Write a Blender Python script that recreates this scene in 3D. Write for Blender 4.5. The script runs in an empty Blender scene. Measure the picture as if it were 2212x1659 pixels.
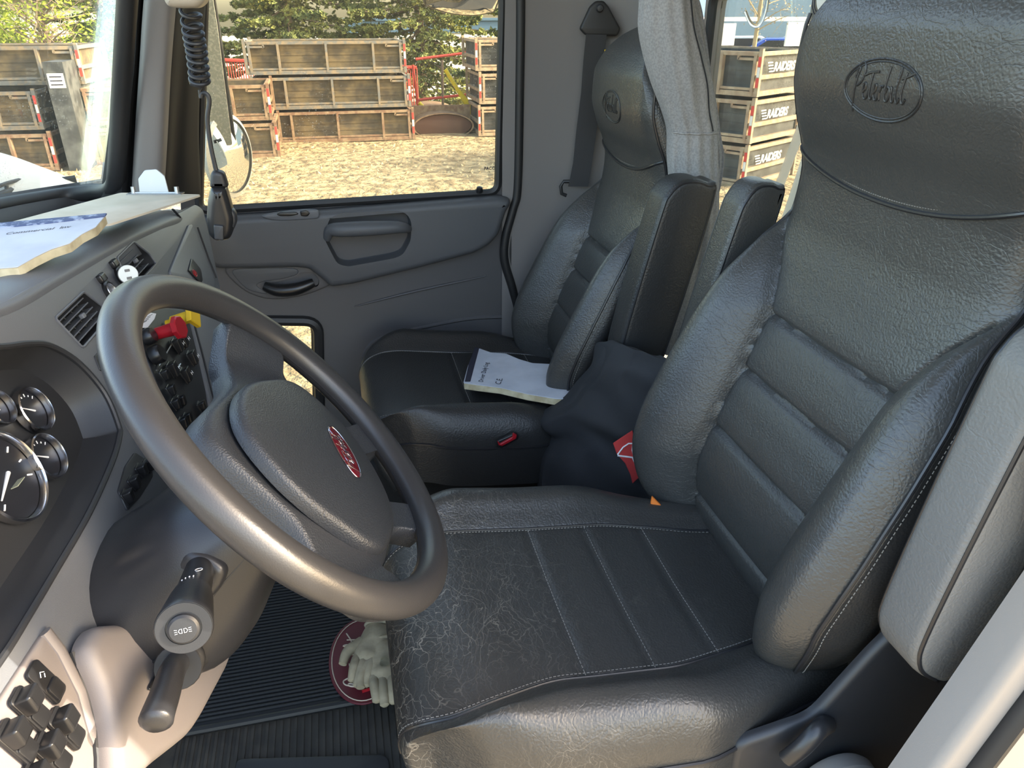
import bpy, bmesh, math, random
import numpy as np
from mathutils import Vector, Matrix, geometry
random.seed(7); rng = np.random.default_rng(7)
S = bpy.context.scene; COL = S.collection
# ---------------- camera, light, exposure ----------------
W_, H_, F_ = 2212., 1659., 1600.
YAW, PITCH = math.radians(13), math.radians(26.6)
CF = Vector((math.sin(YAW)*math.cos(PITCH), math.cos(YAW)*math.cos(PITCH), -math.sin(PITCH)))
CR = Vector((math.cos(YAW), -math.sin(YAW), 0)); CU = CR.cross(CF)
CAM = Vector((0, 0, 1.3))
cd = bpy.data.cameras.new('camera'); cam = bpy.data.objects.new('camera', cd); COL.objects.link(cam)
cam.matrix_world = Matrix(((CR.x, CU.x, -CF.x, CAM.x), (CR.y, CU.y, -CF.y, CAM.y), (CR.z, CU.z, -CF.z, CAM.z), (0, 0, 0, 1)))
cd.sensor_width = 36; cd.lens = 36*F_/W_; cd.clip_start = .02; cd.clip_end = 600
S.camera = cam
SUN = Vector((.94, -.225, .50)).normalized()
wd = bpy.data.worlds.new('sky'); S.world = wd; wd.use_nodes = True
wn = wd.node_tree; bg = wn.nodes['Background']
sky = wn.nodes.new('ShaderNodeTexSky'); sky.sky_type = 'NISHITA'; sky.sun_disc = False
sky.sun_elevation = math.asin(SUN.z); sky.sun_rotation = math.atan2(SUN.x, SUN.y)
sky.air_density = 1; sky.dust_density = 3; sky.ozone_density = 1
wt_ = wn.nodes.new('ShaderNodeMixRGB'); wt_.blend_type = 'MULTIPLY'; wt_.inputs[0].default_value = 1; wt_.inputs[2].default_value = (1, .94, .84, 1)
wn.links.new(sky.outputs[0], wt_.inputs[1]); wn.links.new(wt_.outputs[0], bg.inputs[0]); bg.inputs[1].default_value = .60
sl = bpy.data.lights.new('sun', 'SUN'); sl.energy = 4.0; sl.angle = math.radians(.6); sl.color = (1, .93, .80)
so = bpy.data.objects.new('sun', sl); COL.objects.link(so); so.location = SUN*30
so.rotation_euler = SUN.to_track_quat('Z', 'Y').to_euler()
S.view_settings.view_transform = 'Standard'; S.view_settings.look = 'None'
S.view_settings.exposure = 1.35; S.view_settings.gamma = 1; S.view_settings.use_curve_mapping = False
# ---------------- pixel helpers ----------------
def ray(u, v): return CF + CR*((u-W_/2)/F_) - CU*((v-H_/2)/F_)
def at(u, v, X=None, Y=None, Z=None):
    d = ray(u, v)
    t = (X-CAM.x)/d.x if X is not None else (Y-CAM.y)/d.y if Y is not None else (Z-CAM.z)/d.z
    return CAM + d*t
class Plane:
    def __init__(s, P, n, up=(0, 0, 1)):
        s.P = Vector(P); s.n = Vector(n).normalized(); s.ex = Vector(up).cross(s.n).normalized(); s.ey = s.n.cross(s.ex)
    def at(s, u, v):
        d = ray(u, v); return CAM + d*((s.P-CAM).dot(s.n)/d.dot(s.n))
    def xy(s, u, v):
        q = s.at(u, v)-s.P; return (q.dot(s.ex), q.dot(s.ey))
    def loc(s, q): q = Vector(q)-s.P; return (q.dot(s.ex), q.dot(s.ey))
    def map(s, x, y, z): return s.P + s.ex*x + s.ey*y + s.n*z
    def off(s, d): return Plane(s.P+s.n*d, s.n, s.ey)
def cr(pts, n=8, closed=False):
    P = [Vector(p) for p in pts]; out = []; m = len(P)
    rngs = range(m) if closed else range(m-1)
    for i in rngs:
        if closed: a, b, c, d = P[(i-1) % m], P[i], P[(i+1) % m], P[(i+2) % m]
        else: a, b, c, d = P[max(i-1, 0)], P[i], P[i+1], P[min(i+2, m-1)]
        for k in range(n):
            t = k/n
            out.append(.5*((2*b)+(c-a)*t+(2*a-5*b+4*c-d)*t*t+(3*b-a-3*c+d)*t**3))
    if not closed: out.append(P[-1].copy())
    return out
def lerp_tab(tab, x):
    if x <= tab[0][0]: return tab[0][1]
    for i in range(len(tab)-1):
        if x <= tab[i+1][0]:
            h = tab[i+1][0]-tab[i][0]; t = (x-tab[i][0])/h; y0, y1 = tab[i][1], tab[i+1][1]; s = (y1-y0)/h
            def tg(j):
                if j <= 0 or j >= len(tab)-1: return s
                a = (tab[j][1]-tab[j-1][1])/(tab[j][0]-tab[j-1][0]); b = (tab[j+1][1]-tab[j][1])/(tab[j+1][0]-tab[j][0])
                return 0 if a*b <= 0 else 2*a*b/(a+b)
            m0, m1 = tg(i)*h, tg(i+1)*h
            return (2*t**3-3*t*t+1)*y0+(t**3-2*t*t+t)*m0+(-2*t**3+3*t*t)*y1+(t**3-t*t)*m1
    return tab[-1][1]
def sm(a, b, x):
    t = min(max((x-a)/(b-a), 0), 1); return t*t*(3-2*t)
def rrect(x0, y0, x1, y1, r, n=5):
    o = []
    for cx, cy, a0 in ((x1-r, y1-r, 0), (x0+r, y1-r, 90), (x0+r, y0+r, 180), (x1-r, y0+r, 270)):
        for k in range(n+1):
            a = math.radians(a0+90*k/n); o.append((cx+r*math.cos(a), cy+r*math.sin(a)))
    return o
def ell(cx, cy, a, b, n=48, rot=0):
    o = []
    for k in range(n):
        t = 2*math.pi*k/n; x, y = a*math.cos(t), b*math.sin(t)
        o.append((cx+x*math.cos(rot)-y*math.sin(rot), cy+x*math.sin(rot)+y*math.cos(rot)))
    return o
def roundpoly(pts, r, n=4):
    o = []; m = len(pts)
    for i in range(m):
        p = Vector(pts[i][:2]); a = Vector(pts[i-1][:2])-p; b = Vector(pts[(i+1) % m][:2])-p
        rr = min(r, a.length*.45, b.length*.45); A = p+a.normalized()*rr; B = p+b.normalized()*rr
        for k in range(n+1):
            t = k/n; q = A*(1-t)**2+p*2*t*(1-t)+B*t*t; o.append((q.x, q.y))
    return o
def area2(p): return sum(p[i-1][0]*p[i][1]-p[i][0]*p[i-1][1] for i in range(len(p)))
def inset(p, d):
    m = len(p); o = []
    for i in range(m):
        a = Vector(p[i-1][:2]); b = Vector(p[i][:2]); c = Vector(p[(i+1) % m][:2])
        e1 = (b-a); e2 = (c-b)
        if e1.length < 1e-9: e1 = e2
        if e2.length < 1e-9: e2 = e1
        e1 = e1.normalized(); e2 = e2.normalized()
        n = Vector((-e1.y-e2.y, e1.x+e2.x)); k = n.length
        n = n/k if k > 1e-6 else Vector((-e1.y, e1.x))
        s = d/max(.5, n.dot(Vector((-e1.y, e1.x)))); q = b+n*s; o.append((q.x, q.y))
    return o
class MB:
    def __init__(s): s.v = []; s.f = []
    def add(s, P): s.v.append(tuple(P)); return len(s.v)-1
    def grid(s, rows, cu=False, cv=False):
        b = len(s.v); nr = len(rows); nc = len(rows[0])
        for r in rows:
            for p in r: s.v.append(tuple(p))
        for i in range(nr if cu else nr-1):
            for j in range(nc if cv else nc-1):
                i2, j2 = (i+1) % nr, (j+1) % nc
                s.f.append((b+i*nc+j, b+i*nc+j2, b+i2*nc+j2, b+i2*nc+j))
        return b
    def ngon(s, P): b = len(s.v); s.v += [tuple(p) for p in P]; s.f.append(tuple(range(b, b+len(P))))
    def tess(s, loops2, mapf):
        L = [[Vector((x, y, 0)) for x, y in l] for l in loops2]
        T = geometry.tessellate_polygon(L); b = len(s.v)
        for l in loops2:
            for x, y in l: s.v.append(tuple(mapf(x, y)))
        for t in T: s.f.append(tuple(b+i for i in t))
    def plate(s, out, mapf, h, r=.002, seg=3, z0=0, back=True, holes=(), top=None):
        """extruded outline with rounded upper rim; top(x,y) adds to height"""
        out = [tuple(p[:2]) for p in out]
        if area2(out) < 0: out = out[::-1]
        tp = top or (lambda x, y: 0)
        rings = [(out, z0)]; r = min(r, abs(h)*.999)
        for k in range(seg+1):
            a = math.pi/2*k/seg
            rings.append((inset(out, r*(1-math.cos(a))), z0+h-r+r*math.sin(a) if h > 0 else z0+h+r-r*math.sin(a)))
        rows = [[mapf(x, y, z+(tp(x, y) if i else 0)) for x, y in o] for i, (o, z) in enumerate(rings)]
        s.grid(rows, cv=True)
        lo, z = rings[-1]
        s.tess([lo]+[list(hh) for hh in holes], lambda x, y: mapf(x, y, z+tp(x, y)))
        if back: s.tess([out]+[list(hh) for hh in holes], lambda x, y: mapf(x, y, z0))
        for hh in holes: s.grid([[mapf(x, y, z) for x, y in hh], [mapf(x, y, z0) for x, y in hh]], cv=True)
        return s
    def dish(s, out, mapf, depth, r=.01, seg=4):
        """a recess: wall going down from outline then a rounded floor"""
        out = [tuple(p[:2]) for p in out]
        if area2(out) < 0: out = out[::-1]
        rings = [(out, 0), (inset(out, r*.2), -depth+r)]
        for k in range(1, seg+1):
            a = math.pi/2*k/seg; rings.append((inset(out, r*.2+r*(1-math.cos(a))), -depth+r-r*math.sin(a)))
        s.grid([[mapf(x, y, z) for x, y in o] for o, z in rings], cv=True)
        lo, z = rings[-1]; s.tess([lo], lambda x, y: mapf(x, y, z)); return s
    def tube(s, pts, r, seg=10, closed=False, caps=True, flat=1, up=None):
        P = [Vector(p) for p in pts]; n = len(P)
        R = r if hasattr(r, '__len__') else [r]*n
        T = []
        for i in range(n):
            a = P[(i-1) % n] if closed or i > 0 else P[i]; b = P[(i+1) % n] if closed or i < n-1 else P[i]
            t = b-a; T.append(t.normalized() if t.length > 1e-9 else Vector((0, 0, 1)))
        u0 = Vector(up) if up else (Vector((0, 0, 1)) if abs(T[0].z) < .9 else Vector((1, 0, 0)))
        N = (u0-T[0]*u0.dot(T[0])).normalized(); rows = []
        for i in range(n):
            N = N-T[i]*N.dot(T[i])
            if up: N = Vector(up)-T[i]*Vector(up).dot(T[i])
            N = N.normalized() if N.length > 1e-6 else Vector((1, 0, 0))
            B = T[i].cross(N)
            rows.append([P[i]+N*(R[i]*flat*math.cos(2*math.pi*k/seg))+B*(R[i]*math.sin(2*math.pi*k/seg)) for k in range(seg)])
        s.grid(rows, cu=closed, cv=True)
        if caps and not closed: s.ngon(rows[0]); s.ngon(rows[-1][::-1])
        return s
    def lathe(s, prof, O, ax, n=40, cap0=True, cap1=True, up=None):
        ax = Vector(ax).normalized(); O = Vector(O)
        u = Vector(up) if up else (Vector((0, 0, 1)) if abs(ax.z) < .9 else Vector((1, 0, 0)))
        a = (u-ax*u.dot(ax)).normalized(); b = ax.cross(a)
        rows = [[O+ax*h+a*(r*math.cos(2*math.pi*k/n))+b*(r*math.sin(2*math.pi*k/n)) for k in range(n)] for r, h in prof]
        s.grid(rows, cv=True)
        if cap0: s.ngon(rows[0][::-1])
        if cap1: s.ngon(rows[-1])
        return s
    def box(s, c, sx, sy, sz, rot=None, r=.0):
        c = Vector(c); M = rot or Matrix.Identity(3)
        if r <= 0:
            V = [c+M@Vector((x*sx/2, y*sy/2, z*sz/2)) for x in (-1, 1) for y in (-1, 1) for z in (-1, 1)]
            b = len(s.v); s.v += [tuple(p) for p in V]
            for q in ((0, 1, 3, 2), (4, 6, 7, 5), (0, 4, 5, 1), (2, 3, 7, 6), (0, 2, 6, 4), (1, 5, 7, 3)): s.f.append(tuple(b+i for i in q))
        else:
            s.plate(rrect(-sx/2, -sy/2, sx/2, sy/2, r, 3), lambda x, y, z: c+M@Vector((x, y, z)), sz, min(r, sz*.4), z0=-sz/2)
        return s
    def build(s, name, mat, parent=None, smooth=True, ang=40):
        me = bpy.data.meshes.new(name); me.from_pydata(s.v, [], s.f)
        bm = bmesh.new(); bm.from_mesh(me)
        bmesh.ops.remove_doubles(bm, verts=bm.verts, dist=1e-6)
        bmesh.ops.recalc_face_normals(bm, faces=bm.faces); bm.to_mesh(me); bm.free()
        if smooth:
            for p in me.polygons: p.use_smooth = True
            try: me.set_sharp_from_angle(angle=math.radians(ang))
            except Exception: pass
        me.materials.append(mat)
        o = bpy.data.objects.new(name, me); COL.objects.link(o)
        if parent is not None:
            o.parent = parent; o.matrix_parent_inverse = parent.matrix_world.inverted()
        return o
def empty(name, loc=(0, 0, 0), label=None, cat=None, group=None, rz=0):
    o = bpy.data.objects.new(name, None); COL.objects.link(o); o.empty_display_size = .05
    o.matrix_world = Matrix.Translation(Vector(loc))@Matrix.Rotation(rz, 4, 'Z')
    return tag(o, label, cat, group)
def tag(o, label=None, cat=None, group=None, kind=None):
    if label: o['label'] = label
    if cat: o['category'] = cat
    if group: o['group'] = group
    if kind: o['kind'] = kind
    return o
def solid(mb, front, back, capends=True):
    """front/back: same-size grids of points, closed all round"""
    mb.grid(front); mb.grid(back)
    for a in (0, -1): mb.grid([front[a], back[a]])
    mb.grid([[r[0] for r in front], [r[0] for r in back]]); mb.grid([[r[-1] for r in front], [r[-1] for r in back]])
    return mb
def catgrid(ctrl, nu, nv):
    rows = [cr(r, nv) for r in ctrl]; cols = [cr([r[j] for r in rows], nu) for j in range(len(rows[0]))]
    return [[cols[j][i] for j in range(len(cols))] for i in range(len(cols[0]))]
def textmesh(txt, size, mapf, h=.0004, align='LEFT', shear=0, bold=0):
    c = bpy.data.curves.new('t', 'FONT'); c.body = txt; c.size = size; c.shear = shear; c.align_x = align; c.offset = bold
    c.resolution_u = 3
    o = bpy.data.objects.new('t', c); COL.objects.link(o); dg = bpy.context.evaluated_depsgraph_get(); dg.update()
    me = bpy.data.meshes.new_from_object(o.evaluated_get(dg)); bpy.data.objects.remove(o); bpy.data.curves.remove(c)
    mb = MB(); n = len(me.vertices)
    vs = [v.co for v in me.vertices]; mb.v = [tuple(mapf(v.x, v.y, h)) for v in vs]
    mb.f = [tuple(p.vertices) for p in me.polygons]; bpy.data.meshes.remove(me); return mb
# ---------------- materials ----------------
def mat(name, col, rough=.5, metal=0, bump=0, bscale=200, spec=.5, col2=None, cscale=8, detail=3, kind='noise', coat=0, emis=None, dist=.001, csharp=(.4, .6), trans=0):
    m = bpy.data.materials.new(name); m.use_nodes = True; nt = m.node_tree; b = nt.nodes['Principled BSDF']
    b.inputs['Base Color'].default_value = (*col, 1); b.inputs['Roughness'].default_value = rough; b.inputs['Metallic'].default_value = metal
    b.inputs['Specular IOR Level'].default_value = spec; b.inputs['Coat Weight'].default_value = coat
    if trans: b.inputs['Transmission Weight'].default_value = trans
    tc = nt.nodes.new('ShaderNodeTexCoord')
    if col2:
        n = nt.nodes.new('ShaderNodeTexNoise'); n.inputs['Scale'].default_value = cscale; n.inputs['Detail'].default_value = detail
        nt.links.new(tc.outputs['Object'], n.inputs['Vector']); r = nt.nodes.new('ShaderNodeValToRGB')
        r.color_ramp.elements[0].position = csharp[0]; r.color_ramp.elements[1].position = csharp[1]
        r.color_ramp.elements[0].color = (*col, 1); r.color_ramp.elements[1].color = (*col2, 1)
        nt.links.new(n.outputs['Fac'], r.inputs[0]); nt.links.new(r.outputs[0], b.inputs['Base Color'])
    if bump:
        if kind == 'noise':
            n = nt.nodes.new('ShaderNodeTexNoise'); n.inputs['Scale'].default_value = bscale; n.inputs['Detail'].default_value = 3; out = n.outputs['Fac']
        else:
            n = nt.nodes.new('ShaderNodeTexVoronoi'); n.inputs['Scale'].default_value = bscale; out = n.outputs['Distance']
        nt.links.new(tc.outputs['Object'], n.inputs['Vector'])
        bp = nt.nodes.new('ShaderNodeBump'); bp.inputs['Strength'].default_value = bump; bp.inputs['Distance'].default_value = dist
        nt.links.new(out, bp.inputs['Height']); nt.links.new(bp.outputs[0], b.inputs['Normal'])
    return m
def leather(name, col=(.016, .016, .017), rough=.36, grain=300, wrink=1.0, wear=0, wearcol=(.33, .30, .25), cscale=14):
    m = bpy.data.materials.new(name); m.use_nodes = True; nt = m.node_tree; L = nt.links; N = nt.nodes.new; b = nt.nodes['Principled BSDF']
    b.inputs['Specular IOR Level'].default_value = .55
    tc = N('ShaderNodeTexCoord'); mp = tc.outputs['Object']
    nz = N('ShaderNodeTexNoise'); nz.inputs['Scale'].default_value = 9; nz.inputs['Detail'].default_value = 4; L.new(mp, nz.inputs['Vector'])
    mx = N('ShaderNodeVectorMath'); mx.operation = 'MULTIPLY_ADD'; L.new(nz.outputs['Color'], mx.inputs[0]); mx.inputs[1].default_value = (.12, .12, .12); L.new(mp, mx.inputs[2])
    v1 = N('ShaderNodeTexVoronoi'); v1.inputs['Scale'].default_value = grain; v1.feature = 'SMOOTH_F1'; L.new(mp, v1.inputs['Vector'])
    st = N('ShaderNodeMapping'); st.inputs['Scale'].default_value = (1, .45, 1.1); L.new(mx.outputs[0], st.inputs[0])
    v2 = N('ShaderNodeTexVoronoi'); v2.inputs['Scale'].default_value = cscale*2.6; v2.feature = 'DISTANCE_TO_EDGE'; L.new(st.outputs[0], v2.inputs['Vector'])
    n3 = N('ShaderNodeTexNoise'); n3.inputs['Scale'].default_value = 130; n3.inputs['Detail'].default_value = 5; n3.inputs['Distortion'].default_value = 1.2; L.new(st.outputs[0], n3.inputs['Vector'])
    cl = N('ShaderNodeMapRange'); cl.inputs['From Max'].default_value = .035; L.new(v2.outputs['Distance'], cl.inputs['Value'])
    a1 = N('ShaderNodeMath'); a1.operation = 'MULTIPLY_ADD'; L.new(v1.outputs['Distance'], a1.inputs[0]); a1.inputs[1].default_value = 1.1
    m3 = N('ShaderNodeMath'); m3.operation = 'MULTIPLY_ADD'; L.new(n3.outputs['Fac'], m3.inputs[0]); m3.inputs[1].default_value = 1.6*wrink
    m4 = N('ShaderNodeMath'); m4.operation = 'MULTIPLY'; L.new(cl.outputs[0], m4.inputs[0]); m4.inputs[1].default_value = .5*wrink
    L.new(m4.outputs[0], m3.inputs[2]); L.new(m3.outputs[0], a1.inputs[2])
    bp = N('ShaderNodeBump'); bp.inputs['Strength'].default_value = .48; bp.inputs['Distance'].default_value = .0010
    L.new(a1.outputs[0], bp.inputs['Height']); L.new(bp.outputs[0], b.inputs['Normal'])
    rr = N('ShaderNodeMapRange'); rr.inputs['To Min'].default_value = rough-.08; rr.inputs['To Max'].default_value = rough+.12
    L.new(nz.outputs['Fac'], rr.inputs['Value']); L.new(rr.outputs[0], b.inputs['Roughness'])
    b.inputs['Base Color'].default_value = (*col, 1)
    if wear:
        # pale crease lines worn into the hide, denser in patches
        ws = N('ShaderNodeMapping'); ws.inputs['Scale'].default_value = (1.25, .5, 1); ws.inputs['Rotation'].default_value = (0, 0, .5); L.new(mx.outputs[0], ws.inputs[0])
        outs = []
        for sc, wd_, seed in ((9, .005, 0), (24, .009, 3), (64, .016, 7)):
            vv = N('ShaderNodeTexVoronoi'); vv.feature = 'DISTANCE_TO_EDGE'; vv.inputs['Scale'].default_value = sc
            ad = N('ShaderNodeVectorMath'); ad.inputs[1].default_value = (seed, seed, seed); L.new(ws.outputs[0], ad.inputs[0]); L.new(ad.outputs[0], vv.inputs['Vector'])
            c2 = N('ShaderNodeMapRange'); c2.inputs['From Max'].default_value = wd_; c2.inputs['To Min'].default_value = 1; c2.inputs['To Max'].default_value = 0
            L.new(vv.outputs['Distance'], c2.inputs['Value']); outs.append(c2.outputs[0])
        q = outs[0]
        for o in outs[1:]:
            mm = N('ShaderNodeMath'); mm.operation = 'MAXIMUM'; L.new(q, mm.inputs[0]); L.new(o, mm.inputs[1]); q = mm.outputs[0]
        n5 = N('ShaderNodeTexNoise'); n5.inputs['Scale'].default_value = 5; n5.inputs['Detail'].default_value = 2; L.new(mp, n5.inputs['Vector'])
        pr = N('ShaderNodeMapRange'); pr.inputs['From Min'].default_value = .36; pr.inputs['From Max'].default_value = .56; L.new(n5.outputs['Fac'], pr.inputs['Value'])
        # wear concentrated towards the front of the cushion (object X small)
        sx = N('ShaderNodeSeparateXYZ'); L.new(mp, sx.inputs[0])
        fr = N('ShaderNodeMapRange'); fr.inputs['From Min'].default_value = .34; fr.inputs['From Max'].default_value = .02; L.new(sx.outputs['X'], fr.inputs['Value'])
        ff = N('ShaderNodeMath'); ff.operation = 'MAXIMUM'; L.new(fr.outputs[0], ff.inputs[0]); ff.inputs[1].default_value = .10
        mm = N('ShaderNodeMath'); mm.operation = 'MULTIPLY'; L.new(q, mm.inputs[0]); L.new(pr.outputs[0], mm.inputs[1])
        m5 = N('ShaderNodeMath'); m5.operation = 'MULTIPLY'; L.new(mm.outputs[0], m5.inputs[0]); L.new(ff.outputs[0], m5.inputs[1])
        m6 = N('ShaderNodeMath'); m6.operation = 'MULTIPLY'; L.new(m5.outputs[0], m6.inputs[0]); m6.inputs[1].default_value = wear
        mc = N('ShaderNodeMixRGB'); mc.inputs[1].default_value = (*col, 1); mc.inputs[2].default_value = (*wearcol, 1)
        L.new(m6.outputs[0], mc.inputs[0]); L.new(mc.outputs[0], b.inputs['Base Color'])
    return m
def glassmat(name, tint, rough=0, spec=1.0):
    m = bpy.data.materials.new(name); m.use_nodes = True; nt = m.node_tree; L = nt.links; N = nt.nodes.new
    nt.nodes.remove(nt.nodes['Principled BSDF']); out = nt.nodes['Material Output']
    t = N('ShaderNodeBsdfTransparent'); t.inputs[0].default_value = (*tint, 1); g = N('ShaderNodeBsdfGlossy'); g.inputs['Roughness'].default_value = rough
    fr = N('ShaderNodeFresnel'); fr.inputs[0].default_value = 1.45; mu = N('ShaderNodeMath'); mu.operation = 'MULTIPLY'; mu.inputs[1].default_value = spec*.6; L.new(fr.outputs[0], mu.inputs[0])
    # dust specks on the pane
    tc = N('ShaderNodeTexCoord'); v = N('ShaderNodeTexNoise'); v.inputs['Scale'].default_value = 260; v.inputs['Detail'].default_value = 1; L.new(tc.outputs['Object'], v.inputs['Vector'])
    n2 = N('ShaderNodeTexNoise'); n2.inputs['Scale'].default_value = 5; L.new(tc.outputs['Object'], n2.inputs['Vector'])
    r1 = N('ShaderNodeMapRange'); r1.inputs['From Min'].default_value = .66; r1.inputs['From Max'].default_value = .72; L.new(v.outputs['Fac'], r1.inputs['Value'])
    r2 = N('ShaderNodeMapRange'); r2.inputs['From Min'].default_value = .45; r2.inputs['From Max'].default_value = .75; r2.inputs['To Max'].default_value = .5; L.new(n2.outputs['Fac'], r2.inputs['Value'])
    mm = N('ShaderNodeMath'); mm.operation = 'MULTIPLY'; L.new(r1.outputs[0], mm.inputs[0]); L.new(r2.outputs[0], mm.inputs[1])
    a = N('ShaderNodeMath'); a.inputs[1].default_value = .025; L.new(mm.outputs[0], a.inputs[0])
    d = N('ShaderNodeBsdfDiffuse'); d.inputs[0].default_value = (.7, .66, .58, 1)
    tl = N('ShaderNodeBsdfTranslucent'); tl.inputs[0].default_value = (.7, .66, .58, 1)
    dm = N('ShaderNodeMixShader'); dm.inputs[0].default_value = .5; L.new(d.outputs[0], dm.inputs[1]); L.new(tl.outputs[0], dm.inputs[2])
    m1 = N('ShaderNodeMixShader'); L.new(mu.outputs[0], m1.inputs[0]); L.new(t.outputs[0], m1.inputs[1]); L.new(g.outputs[0], m1.inputs[2])
    m2 = N('ShaderNodeMixShader'); L.new(a.outputs[0], m2.inputs[0]); L.new(m1.outputs[0], m2.inputs[1]); L.new(dm.outputs[0], m2.inputs[2])
    L.new(m2.outputs[0], out.inputs[0]); return m
M = {}
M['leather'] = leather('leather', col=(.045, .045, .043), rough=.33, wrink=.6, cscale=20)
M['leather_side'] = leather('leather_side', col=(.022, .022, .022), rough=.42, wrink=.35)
M['leather_worn'] = leather('leather_worn', col=(.036, .035, .033), rough=.35, wrink=.6, wear=.85)
M['leather_armrest_hazed'] = leather('leather_armrest_hazed', col=(.14, .137, .13), rough=.5, wrink=.8, cscale=8)  # black armrest leather with veiling haze put into a lighter base colour
M['leather_wheel'] = mat('leather_wheel', (.03, .029, .03), .36, bump=.25, bscale=520, dist=.0006)
M['pad'] = mat('hub_pad', (.026, .028, .032), .42, bump=.55, bscale=480, kind='v', dist=.0008, spec=.5)
M['thread'] = mat('thread', (.22, .21, .19), .8)
M['piping'] = mat('piping', (.018, .018, .02), .35)
M['dash'] = mat('dash_plastic', (.105, .112, .125), .45, bump=.35, bscale=900, dist=.0006, spec=.5)
M['dash_dark'] = mat('dash_dark_plastic', (.022, .023, .026), .45, bump=.2, bscale=900, dist=.0004)
M['door'] = mat('door_plastic', (.085, .082, .085), .55, bump=.3, bscale=1000, dist=.0005)
M['door_top'] = mat('door_upper_plastic', (.075, .078, .085), .5, bump=.3, bscale=1000, dist=.0005)
M['pillar'] = mat('pillar_plastic', (.25, .23, .21), .6, bump=.2, bscale=800, dist=.0005)
M['pillar_dark'] = mat('pillar_grey', (.155, .145, .140), .6, bump=.2, bscale=800, dist=.0005)
M['taupe'] = mat('taupe_plastic', (.17, .15, .142), .5, bump=.25, bscale=900, dist=.0005)
M['rubber'] = mat('rubber', (.015, .015, .016), .5)
M['black'] = mat('black_plastic', (.012, .012, .013), .3, spec=.5)
M['blackmatte'] = mat('black_matte', (.012, .012, .013), .7, spec=.2)
M['shroud'] = mat('column_shroud', (.022, .022, .024), .33, bump=.25, bscale=700, dist=.0005)
M['chrome'] = mat('chrome', (.62, .62, .64), .18, metal=1)
M['steel'] = mat('steel', (.42, .43, .45), .38, metal=1)
M['gauge'] = mat('gauge_face', (.012, .013, .018), .4)
M['white'] = mat('white_mark', (.75, .76, .78), .6)
M['red'] = mat('red_plastic', (.35, .012, .02), .3)
M['redcloth'] = mat('red_patch', (.42, .03, .028), .8, bump=.3, bscale=600)
M['yellow'] = mat('yellow_plastic', (.65, .42, .02), .4)
M['orange'] = mat('orange_webbing', (.75, .19, .02), .7)
M['emblem'] = mat('emblem_red', (.12, .006, .012), .15, coat=.6)
M['paper'] = mat('paper', (.50, .52, .57), .85, col2=(.43, .45, .50), cscale=14)
M['pages'] = mat('page_edges', (.55, .49, .33), .85, col2=(.38, .32, .2), cscale=30)
M['ink'] = mat('ink', (.015, .015, .03), .7)
M['navy'] = mat('navy_strip', (.05, .07, .16), .6, col2=(.3, .34, .45), cscale=70, csharp=(.5, .62))
M['board'] = mat('hardboard', (.62, .55, .44), .7, col2=(.54, .47, .36), cscale=10)
M['belt'] = mat('belt_webbing', (.03, .03, .032), .75, bump=.4, bscale=900)
M['mat_rubber'] = mat('mat_rubber', (.012, .014, .016), .5, bump=.2, bscale=200)
M['floor'] = mat('floor_rubber', (.03, .028, .024), .65, col2=(.045, .041, .034), cscale=20)
M['cloth_grey'] = mat('grey_fleece', (.23, .225, .225), .95, col2=(.29, .285, .28), cscale=240, bump=.5, bscale=500, spec=.1)
M['cloth_black'] = mat('black_fabric', (.026, .027, .030), .8, bump=.3, bscale=260, spec=.3)
M['glove'] = mat('glove_suede', (.42, .36, .25), .95, col2=(.30, .26, .18), cscale=25, bump=.6, bscale=120, spec=.1)
M['maroon'] = mat('maroon', (.11, .012, .02), .5)
M['glass_side'] = glassmat('side_glass', (.78, .77, .70), spec=.6)
M['glass_wind'] = glassmat('windshield_glass', (.90, .90, .84), spec=.5)
M['glass_rear'] = glassmat('rear_glass', (.84, .85, .80), spec=.7)
M['mirror'] = mat('mirror_glass', (.8, .82, .82), .03, metal=1)
M['mirror_dusty'] = mat('dusty_mirror_glass', (.50, .51, .48), .4, metal=.6, col2=(.70, .70, .66), cscale=160, csharp=(.5, .6))
M['clear'] = mat('clear_plastic', (.9, .95, .95), .05, trans=1)
M['lcd'] = mat('lcd', (.28, .3, .22), .4)
# ================= LARGE STRUCTURE: the cab =================
YD = 2.10           # inner face of the passenger door
DP = Plane((0, YD, 0), (0, -1, 0))                       # door plane, x = X, y = Z
def dx(u, v): return DP.xy(u, v)
assert abs(DP.ex.x) > .99
sgn = DP.ex.x
def px(pl, pts): return [pl.xy(u, v) for u, v in pts]
# floor
mb = MB(); mb.box((.02, 1.28, -.02), 1.9, 1.75, .04); tag(mb.build('floor', M['floor'], smooth=False), kind='structure')
# floor ribs running across the cab, left of the mat
mb = MB()
for i in range(44):
    x = -.42+i*.014
    mb.box((x, .80, .0015), .006, .66, .003)
tag(mb.build('floor_ribs', M['floor'], smooth=False), kind='structure')
# passenger side wall behind the door (B pillar), curved round into the back wall
prof = [(.455, 2.09), (.50, 2.085), (.60, 2.08), (.70, 2.06), (.78, 2.02), (.845, 1.95), (.88, 1.87)]
P = cr([(x, y, 0) for x, y in prof], 5)
rows = [[Vector((p.x+.03*(z-1)*.3, p.y, z)) for p in P] for z in np.linspace(-.05, 1.95, 30)]
rows2 = [[Vector((p.x+.02, p.y+.06, p.z)) for p in r] for r in rows]
tag(solid(MB(), rows, rows2).build('wall_right', M['pillar_dark']), kind='structure')
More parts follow.
